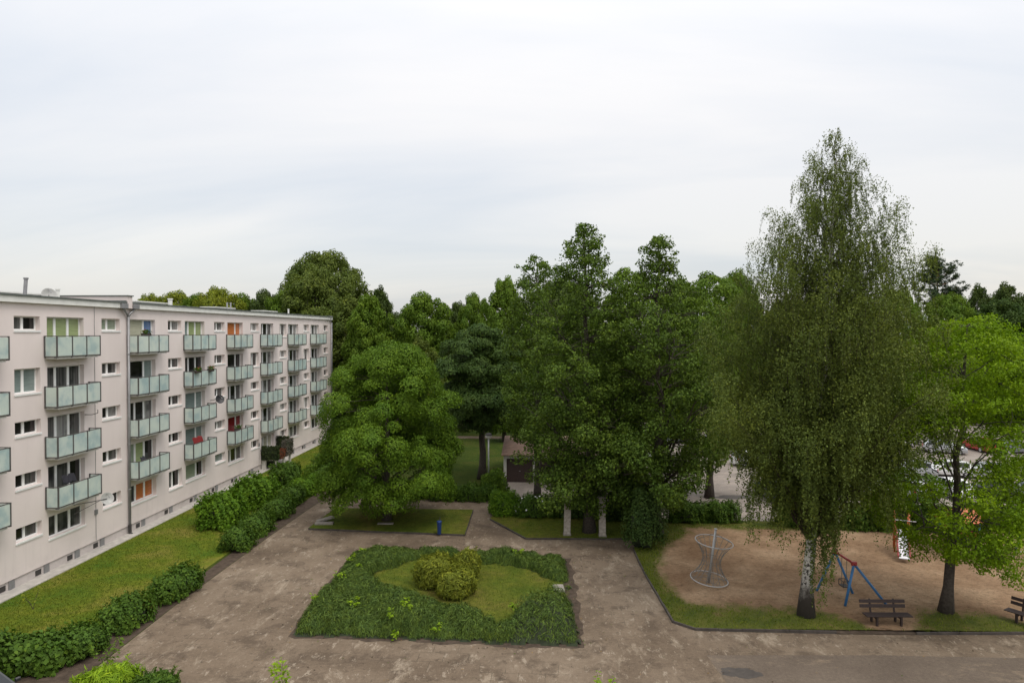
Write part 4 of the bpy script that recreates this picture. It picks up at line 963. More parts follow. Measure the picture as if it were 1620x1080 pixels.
plant_tree('tall_tree', G(932, 842, .05), t0, 'tall loose-crowned tree with the highest pointed top, left of the twin trunks')
t0 = tree_meshes(14, 19.7, .36, [(2.6, 2.2), (4.5, 4.3), (8, 4.7), (12, 4.5), (15.2, 3.8), (16.6, 2.0), (17.6, 1.15), (19, 1.0), (19.6, .4)], 380, (.82, .82, .62), 250, .155, .12, lump=.22, fill=6000, lean=(.1, 0), **pk)
plant_tree('tall_tree', G(1038, 846, .05), t0, 'tall loose-crowned tree with dark trunk and narrow top, near the yew')
t0 = tree_meshes(15, 19.3, .28, [(5, 2.2), (9, 2.9), (13, 2.6), (16.0, 2.0), (17.2, 1.5), (18.5, 1.4), (19.2, .5)], 160, (.8, .8, .62), 220, .165, .13, lump=.2, fill=2500, **pk)
plant_tree('tall_tree', G(850, 800), t0, 'tall thin tree with an open forked top, leftmost of the tall group')
t0 = tree_meshes(16, 18.2, .3, [(4, 2.2), (8, 3.4), (12, 3.5), (15.5, 2.9), (17.2, 1.8), (18.0, .7)], 130, (1.05, 1.05, .9), 360, .20, .15, kind='dome', leafm=M['leaf_mid'], barkm=M['bark'], lump=.2, fill=3500, branch0=.2, kbest=3)
plant_tree('leafy_tree', G(1122, 787), t0, 'bushy mid green tree between the tall group and the birch')
plant_tree('leafy_tree', G(992, 782), t0, 'bushy mid green tree showing between the tops of the two tall trees', rz=2.0, scale=(1.0, 1.0, 1.02))

def birch():
    rng = np.random.default_rng(21); h = 23.0; lean = (1.35, .1); mb = MB(); pts, rr = trunk_path(rng, 21.5, .27, lean, 14, .014, 1.6, .08); mb.tube(pts, rr, 12); mb.cur = 1
    prof = [(6.9, 2.1), (7.8, 4.0), (9.2, 4.9), (12.7, 4.9), (15.5, 4.3), (17.6, 3.6), (19.4, 2.3), (21.0, 1.35), (22.3, .7), (23, .15)]
    C = pick(rng, envelope(rng, prof, .15, lean, .14, .68), 470, 4, .6); P, N, T = [], [], []; tw = MB(); bi = 0
    for q, c in enumerate(C):
        ctr = at_trunk(pts, min(c[2], 21)); o = c-ctr; dist = np.hypot(o[0], o[1]); out = np.array([o[0], o[1], 0])/(dist+1e-6)
        z0 = max(3.4, c[2]-dist*1.25-.4); s = at_trunk(pts, min(z0, 21)); rt = np.interp(z0, [p[2] for p in pts], rr)
        limb(mb, rng, s, c, max(.014, rt*.15), .006, .10, 6, 5)
        k = int(rng.integers(220, 420)*max(.34, 1.1-.075*max(0, c[2]-7))); d = nrm(rng.normal(size=(k, 3))); P.append(c+d*np.array([.72, .72, .8])*(1-.45*max(0, c[2]-10)/13)*rng.uniform(.1, 1, (k, 1))**.5); N.append(rng.normal(size=(k, 3))+np.array([0, 0, .35])+out*.5); T.append(rng.normal(size=(k, 3))*.6+np.array([0, 0, -1]))
        hi = (c[2]-5)/18; k = int(dist*(38+60*hi)); u = rng.uniform(.25, 1.05, (k, 1)); P.append(s+(c-s)*u+np.clip(rng.normal(size=(k, 3)), -1.6, 1.6)*(.13-.05*hi)+np.array([0, 0, 1.0])*.10*dist*np.sin(np.pi*np.minimum(u, 1))); N.append(rng.normal(size=(k, 3))+np.array([0, 0, .3])); T.append(rng.normal(size=(k, 3))*.6+np.array([0, 0, -1]))
        ns = int(rng.integers(8, 13))
        for _ in range(ns):
            a = s+(c-s)*rng.uniform(.45, 1.06)+rng.normal(size=3)*np.array([.22, .22, .15])+np.array([0, 0, .1*dist*0]); ln = rng.uniform(.5, 1.7)*(1.25-.75*hi)
            if c[2] < 9 and rng.uniform() < .08: ln *= 1.5
            k = int(ln*(26+18*hi)); u = rng.uniform(0, 1, (k, 1)); sway = rng.normal(size=2)*.1; p = a+np.concatenate([out[:1]*.25*u*ln*.6+sway[0]*u, out[1:2]*.25*u*ln*.6+sway[1]*u, -ln*u+.12*np.sin(u*pi)], 1)+np.clip(rng.normal(size=(k, 3)), -1.5, 1.5)*(.055-.02*hi)
            if c[2] > 13: mb.tube([a, a+np.array([out[0]*.25*.5*ln*.6+sway[0]*.5, out[1]*.25*.5*ln*.6+sway[1]*.5, -ln*.5+.12]), p.min(0)*0+a+np.array([out[0]*.25*ln*.6+sway[0], out[1]*.25*ln*.6+sway[1], -ln])], .006, 3, cap=False)
            P.append(p); N.append(rng.normal(size=(k, 3))+np.array([0, 0, .35])+out*.5); T.append(rng.normal(size=(k, 3))*.6+np.array([0, 0, -1]))
    # low weeping curtains close to the trunk
    for _ in range(62):
        th = rng.uniform(-3.0, .6); r = rng.uniform(.25, 1.0); z = rng.uniform(4.4, 5.8); ln = rng.uniform(1.0, 3.9)*(1.25-.45*r); k = int(ln*34); u = rng.uniform(0, 1, (k, 1)); a = at_trunk(pts, z)+np.array([r*cos(th)+.25, r*sin(th), 0])
        p = a+np.concatenate([u*0, u*0, -ln*u], 1)+rng.normal(size=(k, 3))*.07; P.append(p); N.append(rng.normal(size=(k, 3))+np.array([0, 0, .3])); T.append(rng.normal(size=(k, 3))*.6+np.array([0, 0, -1]))
    for px_ in (-2.9, -2.4, -1.7, 1.1, 3.4):
        for _ in range(9):
            a = np.array([px_+rng.normal()*.25, -.8+rng.normal()*.5, 6.4]); ln = rng.uniform(1.6, 3.1); k = int(ln*26); u = rng.uniform(0, 1, (k, 1)); P.append(a+np.concatenate([u*0, u*0, -ln*u], 1)+rng.normal(size=(k, 3))*.07); N.append(rng.normal(size=(k, 3))+np.array([0, 0, .3])); T.append(rng.normal(size=(k, 3))*.6+np.array([0, 0, -1]))
    P = np.concatenate(P); N = np.concatenate(N); T = np.concatenate(T); n = len(P); s = rng.uniform(.7, 1.3, n); s = s*np.clip(1.2-.02*P[:, 2], .78, 1.05); V, F = leaves(P, N, .092*s, .062*s, T, rng)
    return mb.mesh('trunk', [M['birch_bark'], M['twig']], True), np_mesh('crown', V, F, [M['leaf_birch']])
plant_tree('birch_tree', G(1275, 973, .075), birch(), 'tall weeping birch with white upper bark growing at the edge of the sand', 'birch')
t0 = tree_meshes(31, 14.1, .25, [(2.7, 1.8), (3.6, 3.3), (5.2, 4.0), (8, 4.3), (10.5, 4.1), (12.2, 3.2), (13.2, 2.0), (13.9, .8)], 440, (.75, .75, .42), 230, .14, .075, 'tuft', M['leaf_ash'], M['bark'], inner=.4, lean=(.9, 0), branch0=.26, lump=.12, slope=1.1, bias=1.5, kbest=2, topsh=.15, lr=.3, nmain=18, varr=.4, thin=lambda c, g: (4.6 < c[2] < 8.4 and g.uniform() < .5) or (c[0] < -1.3 and c[2] < 3.7), extra=[(2.2, -.4, 2.6), (2.7, -.5, 2.1), (3.1, -.4, 1.7), (1.7, -.6, 2.9)])
plant_tree('light_green_tree', G(1496, 967, .075), t0, 'bright yellow-green tree with a slim dark trunk beside the wooden bench')

# trees standing behind: four crown shapes, each tree its own copy
SH = {}
def shape(kind, mat):
    if (kind, mat) in SH: return SH[(kind, mat)]
    sd_ = 40+len(SH)
    P_ = {'round': ([(1.0, 1.4), (2.3, 2.7), (5, 3.2), (7.2, 3.1), (8.7, 2.4), (9.5, 1.5), (9.85, .6)], 190, (.62, .62, .58), 'ball', 330), 'tall': ([(1.0, 1.3), (3, 2.2), (6, 2.4), (8.2, 2.0), (9.4, 1.2), (9.85, .5)], 170, (.55, .55, .55), 'ball', 300),
          'broad': ([(1.2, 2.2), (3.2, 3.8), (6, 4.3), (8.0, 3.7), (9.2, 2.4), (9.8, 1.0)], 230, (.68, .68, .6), 'ball', 300), 'loose': ([(1.2, 1.6), (4, 2.7), (7, 2.6), (8.8, 1.7), (9.7, .6)], 120, (.62, .62, .58), 'tuft', 300)}[kind]
    if kind in SHK:
        q = SHK[kind]; me2 = q[1].copy(); me2.materials[0] = M[mat]; SH[(kind, mat)] = (q[0], me2); return SH[(kind, mat)]
    SHK[kind] = SH[(kind, mat)] = tree_meshes(sd_, 10, .2, P_[0], P_[1], P_[2], P_[4], .17, .13, P_[3], M[mat], M['bark'], inner=.5, branch0=.12, lump=.13, fill=6000, topsh=.15, kbest=3); return SH[(kind, mat)]
SHK = {}
HALF = {'round': 3.1, 'tall': 2.3, 'broad': 4.2, 'loose': 2.6}
rb = random.Random(8)
def bg(px, top, half, dist, kind, mat, label, name='tree', group=None):
    x, y, _ = A(px, 540, dist); h = CAM_H+(525-top)*dist/1080; s = h/10; w_ = half*dist/1080/HALF[kind]
    plant_tree(name, (x, y, 0), shape(kind, mat), label, 'tree', group, rb.uniform(0, 6.2), (w_, w_, s))
bg(515, 402, 80, 118, 'broad', 'leaf_olive', 'biggest far tree, a broad crown rising high above the end of the flats')
bg(500, 430, 60, 102, 'round', 'leaf_olive', 'rounded olive green tree in front of the biggest far tree')
bg(560, 470, 50, 98, 'loose', 'leaf_olive', 'dark loose tree just beyond the corner of the flats')
bg(600, 455, 26, 116, 'loose', 'leaf_far', 'thin loose tree right of the biggest far tree')
bg(466, 458, 46, 104, 'round', 'leaf_mid', 'mid green tree showing over the roof near the far end of the flats')
bg(420, 464, 34, 112, 'round', 'leaf_far', 'small dark tree top over the flat roof, left of the mid green one')
bg(344, 460, 44, 106, 'round', 'leaf_yellow', 'yellow-green tree top over the middle of the flat roof')
bg(386, 470, 36, 112, 'round', 'leaf_mid', 'green tree top over the flat roof between the yellow one and the dark one')
bg(236, 470, 34, 120, 'round', 'leaf_yellow', 'small yellow-green tree top over the roof just right of the drainpipe')
bg(312, 470, 30, 112, 'round', 'leaf_mid', 'green tree top over the roof between two yellow-green ones')
bg(280, 466, 46, 116, 'round', 'leaf_yellow', 'pale yellow-green tree top over the roof near the fire wall')
bg(583, 470, 35, 88, 'tall', 'leaf_mid', 'upright rounded bright tree right of the end of the flats')
bg(671, 469, 50, 92, 'round', 'leaf_mid', 'bright green rounded tree in the middle of the far row')
bg(628, 500, 34, 96, 'round', 'leaf_far', 'dark tree in the gap between two bright rounded trees')
bg(668, 536, 36, 72, 'loose', 'leaf_olive', 'small pale green tree standing in front of the bright rounded ones')
bg(750, 470, 34, 96, 'round', 'leaf_mid', 'mid green tree top just above the dark lamp-post tree')
bg(798, 443, 34, 84, 'tall', 'leaf_mid', 'taller green tree left of the tall pointed group')
bg(722, 480, 24, 108, 'tall', 'leaf_far', 'small dark tree far back left of the mid green tree top')
bg(880, 450, 60, 92, 'broad', 'leaf_far', 'dark tree hidden behind the tall group, left one', group=None)
bg(1075, 448, 60, 92, 'broad', 'leaf_far', 'dark tree behind the tall group, right one')
bg(1165, 436, 40, 78, 'round', 'leaf_mid', 'green tree top touching the left side of the birch')
bg(1420, 462, 46, 104, 'broad', 'leaf_mid', 'green tree right of the birch at mid height')
bg(1500, 468, 50, 103, 'broad', 'leaf_mid', 'green tree behind the pine')
bg(1550, 452, 26, 120, 'loose', 'leaf_far', 'slender loose tree on the skyline right of the pine')
bg(1592, 450, 34, 122, 'loose', 'leaf_far', 'loose tree on the skyline near the right edge')
bg(1640, 452, 34, 122, 'loose', 'leaf_far', 'loose tree cut by the right edge of the view')
bg(1585, 478, 46, 106, 'round', 'leaf_dark', 'dark rounded tree at the right behind the bright tree')
bg(1660, 490, 60, 100, 'round', 'leaf_dark', 'dark rounded tree leaving the view on the right')
bg(1350, 480, 60, 108, 'broad', 'leaf_far', 'dark tree seen through the birch')
bg(1250, 476, 60, 108, 'broad', 'leaf_far', 'dark tree behind the left side of the birch')
bg(640, 575, 40, 99, 'broad', 'leaf_dark', 'low dark tree under the bright rounded trees')
bg(545, 570, 40, 99, 'broad', 'leaf_dark', 'low dark tree beside the end wall of the flats')
bg(715, 570, 44, 96, 'broad', 'leaf_dark', 'low dark tree left of the dark lamp-post tree')
for px in (830, 960, 1030, 1180, 1300, 1400, 1480, 1560, 1640): bg(px, 560+rb.uniform(-25, 20), 60, 110, 'broad', 'leaf_dark', 'dark low tree at the far side of the parking lot', group='low trees at the far side of the lot')

bg(905, 455, 60, 104, 'broad', 'leaf_far', 'dark tree closing the far side behind the garages')
def pine():
    rng = np.random.default_rng(61); h = 23; mb = MB(); pts, rr = trunk_path(rng, h-.6, .28, (.3, 0), 12, .01); mb.tube(pts, rr, 9); P, N, T = [], [], []
    for i in range(26):
        z = rng.uniform(15.5, h); ln = (1.2+3.4*((h-z)/7.5)**.7)*rng.uniform(.6, 1.1); th = rng.uniform(0, 2*pi); s = at_trunk(pts, min(z, h-.7)); e = s+np.array([cos(th)*ln, sin(th)*ln, ln*.28+.4]); limb(mb, rng, s, e, .07, .02, -.05)
        for t in np.linspace(.45, 1.05, 6):
            for _ in range(3):
                c = s+(e-s)*t+rng.normal(size=3)*.35; k = 40; d = nrm(rng.normal(size=(k, 3))+np.array([0, 0, .5])); P.append(c+d*np.array([.48, .48, .3])*rng.uniform(.2, 1, (k, 1))); N.append(rng.normal(size=(k, 3))); T.append(d)
    P = np.concatenate(P); V, F = leaves(P, np.concatenate(N), .32, .09, np.concatenate(T), rng); return mb.mesh('trunk', M['bark_pine'], True), np_mesh('crown', V, F, [M['leaf_pine']])
x, y, _ = A(1480, 540, 108); plant_tree('pine_tree', (x, y, 0), pine(), 'pine with an orange trunk and open needle sprays above the right-hand trees', 'pine', None, 0, (1, 1, (CAM_H+112*108/1080)/23))

# ------------------------------------------------------------------ hedges, shrubs, small plants
def bush_mesh(seed, lx, ly, h, n, ll, lw, mat, sq=.75, lump=.2, kind='out', core=.72):
    rng = np.random.default_rng(seed); d = nrm(rng.normal(size=(n, 3))); d[:, 2] = np.abs(d[:, 2])*1.35-.45; d = np.sign(d)*np.abs(d)**sq; d /= np.maximum(1e-6, (np.abs(d)**2.6).sum(1, keepdims=True)**(1/2.6))
    ph = rng.uniform(0, 6, 8); th = np.arctan2(d[:, 1]*ly, d[:, 0]*lx); fx = max(2, round(lx*1.6))
    k = 1+lump*(np.sin(d[:, 0]*lx*2.3+ph[0]+d[:, 2]*2)*.6+np.sin(d[:, 1]*ly*2.6+ph[1]-d[:, 2]*3)*.6+.35*np.sin(d[:, 0]*lx*6+d[:, 1]*ly*5+ph[2]+d[:, 2]*5))
    rr = (k*rng.uniform(.66, 1.06, n))[:, None]; P = d*np.array([lx/2, ly/2, h*.62])*rr+np.array([0, 0, h*.40]); P[:, 2] = np.maximum(P[:, 2], .02)
    N = d*np.array([1, 1, 1.0])+np.array([0, 0, .45])+rng.normal(size=(n, 3))*.5
    T = rng.normal(size=(n, 3)) if kind == 'out' else d+np.array([0, 0, .8])+rng.normal(size=(n, 3))*.35
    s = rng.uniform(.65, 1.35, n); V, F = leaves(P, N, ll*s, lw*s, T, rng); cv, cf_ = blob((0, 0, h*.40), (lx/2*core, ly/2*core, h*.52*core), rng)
    m2 = rng.integers(18, 40); sp = rng.integers(0, n, m2); q = []
    for i in sp:      # a few long shoots stand out of the outline
        k2 = 9; u = np.linspace(0, 1, k2)[:, None]; q.append(P[i]+(d[i]*.5+np.array([0, 0, .6]))*u*.28*min(1, h)+rng.normal(size=(k2, 3))*.03)
    q = np.concatenate(q); V2, F2 = leaves(q, rng.normal(size=(len(q), 3))+np.array([0, 0, .5]), ll, lw, None, rng)
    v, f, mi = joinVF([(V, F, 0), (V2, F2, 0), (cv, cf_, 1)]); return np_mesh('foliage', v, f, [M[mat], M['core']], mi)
sid = [100]
def shrub(px, py, lx, ly, h, mat, label, rz=0.0, n=None, ll=.13, lw=.09, name='shrub', cat='shrub', group=None, z=0.0, kind='out', sq=.8, lump=.2, loc=None):
    sid[0] += 1; n = n or int(2600*(lx*ly*.6+(lx+ly)*h)/4*(.12/ll)); c = loc or G(px, py, z)
    o = link(name, bush_mesh(sid[0], lx, ly, h, n, ll, lw, mat, sq, lump, kind), None, (c[0], c[1], c[2]-.02)); o.rotation_euler = (0, 0, rz); return tag(o, label, cat, group)
HG = 'shrubs along the lawn by the flats'
shrub(282, 940, 1.8, 3.2, 1.3, 'leaf_hedge', 'dense dark green shrub nearest the middle of the near path edge', -.05, group=HG)
shrub(200, 988, 1.7, 2.6, 1.3, 'leaf_hedge', 'dense dark green shrub in the row, second from the lower left hedge', -.1, group=HG)
shrub(128, 1034, 1.8, 2.2, 1.15, 'leaf_hedge', 'dark shrub at the end of the big-leaved lower left hedge', -.15, group=HG)
shrub(62, 1052, 2.5, 2.1, 1.2, 'leaf_hedge', 'large-leaved dark shrub at the lower left', 0, ll=.19, lw=.15, group=HG)
shrub(2, 1058, 2.7, 2.1, 1.2, 'leaf_hedge', 'large-leaved dark shrub cut by the left edge above the black car', 0, ll=.19, lw=.15, group=HG)
shrub(-60, 1080, 3.0, 2.8, 1.7, 'leaf_hedge', 'large-leaved dark shrub outside the left edge', 0, ll=.19, lw=.15, group=HG)
shrub(352, 830, 3.0, 3.2, 2.15, 'leaf_shrub', 'big bright green shrub on the lawn, front half of a pair', 0, ll=.17, lw=.13, group=HG)
shrub(402, 800, 3.0, 3.6, 2.2, 'leaf_shrub', 'big bright green shrub on the lawn, rear half of a pair', 0, ll=.17, lw=.13, group=HG)
shrub(452, 768, 2.7, 2.6, 1.9, 'leaf_hedge', 'dark rounded shrub in front of the ivy-covered terrace', 0, group=HG, ll=.17, lw=.13)
shrub(376, 868, 1.8, 2.0, 1.4, 'leaf_hedge', 'pale tipped feathery shrub beside the path, lowest of the path row', 0, group=HG, kind='up')
shrub(406, 843, 1.8, 2.8, 1.3, 'leaf_hedge', 'low dark shrub beside the path below the big bright pair', 0, group=HG)
shrub(440, 816, 1.7, 3.2, 1.3, 'leaf_hedge', 'low dark shrub beside the path right of the big bright pair', 0, group=HG)
shrub(462, 797, 1.8, 3.0, 1.35, 'leaf_hedge', 'low dark shrub beside the path behind the bright pair', 0, group=HG)
shrub(484, 780, 2.0, 3.4, 1.4, 'leaf_shrub', 'green shrub beside the path at the left foot of the spreading tree', 0, group=HG)
shrub(508, 766, 2.0, 3.4, 1.5, 'leaf_hedge', 'dark shrub half hidden behind the spreading tree', 0, group=HG)
shrub(520, 742, 2.6, 3.4, 1.6, 'leaf_hedge', 'shrub far down the path behind the spreading tree', 0, group=HG)
RG = 'hedges at the back of the court'
shrub(700, 790, 3.0, 1.5, 1.3, 'leaf_hedge', 'clipped hedge at the back of the court behind the spreading tree', 0, group=RG)
shrub(752, 791, 3.0, 1.5, 1.25, 'leaf_hedge', 'clipped hedge at the back of the court below the lamp post', 0, group=RG)
shrub(640, 787, 3.4, 1.5, 1.3, 'leaf_hedge', 'clipped hedge at the back hidden by the spreading tree', 0, group=RG)
shrub(783, 783, 2.0, 1.6, 2.0, 'leaf_mid', 'light leafy bush in front of the garage corner', 0, group=RG, ll=.17, lw=.13)
shrub(797, 814, 2.2, 1.9, 1.7, 'leaf_shrub', 'bright green round bush at the tip of the small lawn', 0, group=RG)
hw_ = shrub(848, 818, 3.2, 1.7, 1.6, 'leaf_hedge', 'dark bush sprinkled with white blossoms behind the small lawn', 0, group=RG)
shrub(915, 818, 3.0, 1.7, 1.5, 'leaf_dark', 'dark bush behind the first white post', 0, group=RG)
shrub(980, 822, 2.8, 1.8, 1.5, 'leaf_dark', 'dark bush behind the second white post', 0, group=RG)
shrub(1018, 868, 2.3, 2.2, 3.9, 'leaf_dark', 'dark upright yew at the corner of the sand', 0, name='yew', cat='yew', sq=1.0, kind='up', n=9000)
shrub(1088, 826, 3.0, 1.6, 1.45, 'leaf_hedge', 'clipped green hedge at the back of the sand, half under the tall tree', 0, group=RG)
shrub(1140, 826, 2.6, 1.6, 1.5, 'leaf_hedge', 'clipped green hedge at the back of the sand beside the lot entrance', 0, group=RG)
shrub(1255, 832, 2.6, 1.6, 1.9, 'leaf_hedge', 'green bush at the back of the sand left of the birch trunk', 0, group=RG, ll=.15, lw=.11)
for i, (px, lab) in enumerate(((1365, 'green bush at the back of the sand right of the birch'), (1415, 'dark bush at the back of the sand behind the slide'), (1480, 'dark bush at the back of the sand left of the ash trunk'), (1545, 'dark bush at the back of the sand behind the play house'), (1610, 'dark bush at the back of the sand by the teal climbing frame'))):
    shrub(px, 838, 2.9, 1.7, 1.6+.2*(i % 2), 'leaf_hedge' if i % 2 == 0 else 'leaf_dark', lab, 0, group=RG, ll=.16, lw=.12)
rng = np.random.default_rng(77); P = nrm(rng.normal(size=(24, 3))); P[:, 2] = np.abs(P[:, 2]); P[:, 1] = -np.abs(P[:, 1]); V, F = leaves(P*np.array([1.65, .9, 1.1])+np.array([0, 0, .55]), P+rng.normal(size=(24, 3))*.3, .16, .16, None, rng); link('blossoms', np_mesh('blossoms', V, F, [M['petal_white']]), hw_)
# young trees in front of the parked cars
yt = tree_meshes(71, 4.4, .06, [(1.0, .7), (2.2, 1.3), (3.4, 1.1), (4.3, .3)], 34, (.5, .5, .4), 110, .18, .13, 'tuft', M['leaf_hedge'], M['twig'], branch0=.25)
for px, py, s, lab in ((1262, 834, 1.0, 'young thin-stemmed tree left of the birch trunk in front of the cars'), (1382, 836, 1.1, 'young thin-stemmed tree right of the birch in front of the cars'), (1402, 838, .95, 'young thin-stemmed tree nearest the slide'), (1445, 836, 1.05, 'young thin-stemmed tree between the slide and the ash')):
    plant_tree('young_tree', G(px, py, .05), yt, lab, 'young tree', 'young trees along the back of the sand', px*.7, (s, s, s))

# planted bed: low juniper ring round a patch of lawn
bed = [(p[0], p[1]) for p in bedo]
lawn_in = [G(578, 918)[:2], G(612, 903)[:2], G(640, 893)[:2], G(668, 886)[:2], G(750, 888)[:2], G(800, 898)[:2], G(845, 902)[:2], G(866, 916)[:2], G(905, 922)[:2], G(900, 946)[:2], G(872, 948, .3)[:2], G(826, 962, .3)[:2], G(800, 985, .4)[:2], G(782, 988, .5)[:2], G(740, 968, .4)[:2], G(690, 948, .4)[:2], G(600, 932, .4)[:2]]
ph = np.random.default_rng(3).uniform(0, 6, 8)
def bedh(x, y):
    do = np.where(inpoly(x, y, bed), edgedist(x, y, bed), 0); di = np.where(inpoly(x, y, lawn_in), -1, 1)*edgedist(x, y, lawn_in); di = np.maximum(0, di+.22*np.sin(x*2.3+y*1.7)+.12*np.sin(x*5.1-y*4.3)+.05)
    f = lambda t: 1-(1-np.clip(t, 0, 1))**2
    do = np.maximum(0, do+.10*np.sin(x*5.3+y*1.1)+.08*np.sin(y*6.1-x*2)-.04)*inpoly(x, y, bed); h = f(do/.85)*f(di/.55)*(.66+.12*np.sin(x*1.7+ph[0]+y*.6)+.10*np.sin(y*2.3+ph[1]-x)+.09*np.sin(x*4.1+y*3.3+ph[2])+.06*np.sin(x*7.3-y*5.1+ph[3]))
    return h*np.clip(1.12-.03*(y-30), .72, 1.12)
RMC = np.array(G(858, 985)[:2]); 
def juniper(name, n, region, label, kind, seed, extra):
    rng = np.random.default_rng(seed); x = rng.uniform(-14, 3, n*4); y = rng.uniform(28.5, 44.5, n*4); h = bedh(x, y)+extra(x, y); k = (bedh(x, y) > .10) & region(x, y); x, y, h = x[k][:n], y[k][:n], h[k][:n]; n = len(x); e = .12
    hh = lambda a, b: bedh(a, b)+extra(a, b)
    gx = (hh(x+e, y)-hh(x-e, y))/(2*e); gy = (hh(x, y+e)-hh(x, y-e))/(2*e); dwn = np.stack([-gx, -gy, np.zeros(n)], 1); sl = np.linalg.norm(dwn, axis=1, keepdims=True)
    th = rng.uniform(0, 2*pi, n); D = dwn/(sl+.15)+np.stack([np.cos(th), np.sin(th), th*0], 1)*.9; D = nrm(D)
    steep = np.clip(sl, 0, 1.4); T = D+np.stack([th*0, th*0, rng.uniform(.1, .9, n)-.8*steep[:, 0]], 1)
    N = np.stack([-gx, -gy, np.ones(n)], 1)+rng.normal(size=(n, 3))*.6; P = np.stack([x, y, .03+h*rng.uniform(.55, 1.1, n)], 1)+D*np.array([1, 1, 0])*rng.uniform(0, .16, (n, 1))
    V, F = leaves(P, N, rng.uniform(.10, .36, n), rng.uniform(.018, .042, n), T, rng, .3)
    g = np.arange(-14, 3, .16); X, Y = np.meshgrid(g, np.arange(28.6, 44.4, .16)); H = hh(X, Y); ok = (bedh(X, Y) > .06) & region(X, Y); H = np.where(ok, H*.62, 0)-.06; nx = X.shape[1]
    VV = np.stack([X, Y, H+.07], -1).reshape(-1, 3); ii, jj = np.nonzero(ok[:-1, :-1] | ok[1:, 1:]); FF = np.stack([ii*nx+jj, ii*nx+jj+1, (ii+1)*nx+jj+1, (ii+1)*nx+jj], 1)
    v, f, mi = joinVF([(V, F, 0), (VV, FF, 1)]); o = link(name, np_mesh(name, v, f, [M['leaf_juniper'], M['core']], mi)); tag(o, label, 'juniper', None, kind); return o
rm = lambda x, y: (x > RMC[0]-1.55+.25*np.sin(y*3)) & (y < 35.0)
mound = lambda x, y: np.where(rm(x, y), .42*np.clip(1-((x-RMC[0])/2.0)**2-((y-RMC[1])/2.6)**2, 0, 1), 0)
juniper('juniper_ground_cover', 115000, lambda x, y: ~rm(x, y), 'low dark green juniper spreading in a ring round the planted bed', 'stuff', 81, lambda x, y: x*0)
juniper('juniper_shrub', 30000, rm, 'mounded dark juniper at the near right corner of the planted bed', None, 82, mound)
for px, py, lx, h, lab in ((688, 924, 2.1, 1.5, 'golden-green conifer bush in the bed, left one of three'), (720, 941, 1.95, 1.45, 'golden-green conifer bush in the bed, nearest of three'), (737, 912, 1.5, 1.42, 'golden-green conifer bush in the bed, rear right of three')):
    shrub(px, py, lx, lx*.95, h, 'leaf_thuja', lab, px, n=6500, ll=.22, lw=.045, name='golden_bush', cat='conifer bush', group='golden conifer bushes in the bed', z=.07, kind='up', sq=1.0, lump=.11)
# weeds and saplings
def sapling(loc, h, spread, n, ls, mat, label, seed, name='sapling', cat='sapling', group=None):
    rng = np.random.default_rng(seed); r = empty(name, loc); tag(r, label, cat, group); m = MB(); P = []; T = []
    for k in range(3 if h > .5 else 2):
        a = rng.uniform(0, 6.28); tip = np.array([cos(a)*spread*.6, sin(a)*spread*.6, h*rng.uniform(.8, 1.0)]); m.tube([(0, 0, 0), tuple(tip*np.array([.35, .35, .5])), tuple(tip)], [.012, .009, .004], 5); q = n//3
        u = rng.uniform(.35, 1.02, (q, 1)); th = rng.uniform(0, 6.28, q); d = np.stack([np.cos(th), np.sin(th), rng.uniform(.1, .7, q)], 1); P.append(tip*u*np.array([1, 1, 1])+d*spread*.34*(1.1-u*.6)); T.append(d)
    m.build('stem', M['twig'], r); P = np.concatenate(P); T = np.concatenate(T); V, F = leaves(P, np.array([0, 0, 1.0])+rng.normal(size=P.shape)*.4, ls*rng.uniform(.7, 1.2, len(P)), ls*.55, T, rng); link('leaves', np_mesh('leaves', V, F, [M[mat]]), r)
WG = 'pale weeds growing through the juniper'
for i, (px, py) in enumerate(((556, 878), (530, 898), (545, 910), (568, 893), (503, 950), (558, 945), (562, 958), (618, 978), (640, 968), (644, 958), (688, 985), (816, 958), (820, 872), (576, 866), (618, 990))):
    x, y, _ = G(px, py, .72); 
    sapling((x, y, float(bedh(np.array([x]), np.array([y]))[0])*.8), .45, .5, 45, .18, 'leaf_lime', 'pale green weed sticking out of the juniper bed', 200+i, 'weed', 'weed', WG)
x, y, _ = A(452, 540, 24.2); sapling((x, y, 0), 2.0, .75, 130, .17, 'leaf_lime', 'bright sapling tip rising into view at the bottom, left of the middle', 221)
x, y, _ = A(957, 540, 23.6); sapling((x, y, 0), 1.72, .6, 70, .16, 'leaf_lime', 'sapling tip barely showing at the bottom edge, right of the middle', 222)
x, y, _ = G(168, 1062); sapling((x, y, 0), 1.3, .8, 66, .2, 'leaf_mid', 'leafy weed at the end of the lower left hedge', 223, 'weed', 'weed')
x, y, _ = A(168, 540, 25.3); shrub(0, 0, 1.9, 1.6, .95, 'leaf_lime', 'bright yellow-green feathery bush at the bottom left', 0, n=5200, ll=.34, lw=.05, kind='up', loc=(x, y, 0), name='feathery_bush', cat='bush')
x, y, _ = A(238, 540, 25.0); shrub(0, 0, 1.5, 1.4, .85, 'leaf_hedge', 'dark spiky bush beside the bright feathery one at the bottom', 0, n=4200, ll=.26, lw=.06, kind='up', loc=(x, y, 0), name='spiky_bush', cat='bush')
x, y, _ = G(53, 1002); sapling((x, y, 1.1), .8, .7, 30, .2, 'leaf_yellow', 'shoot with orange-tinted leaves on top of the lower left hedge', 224)
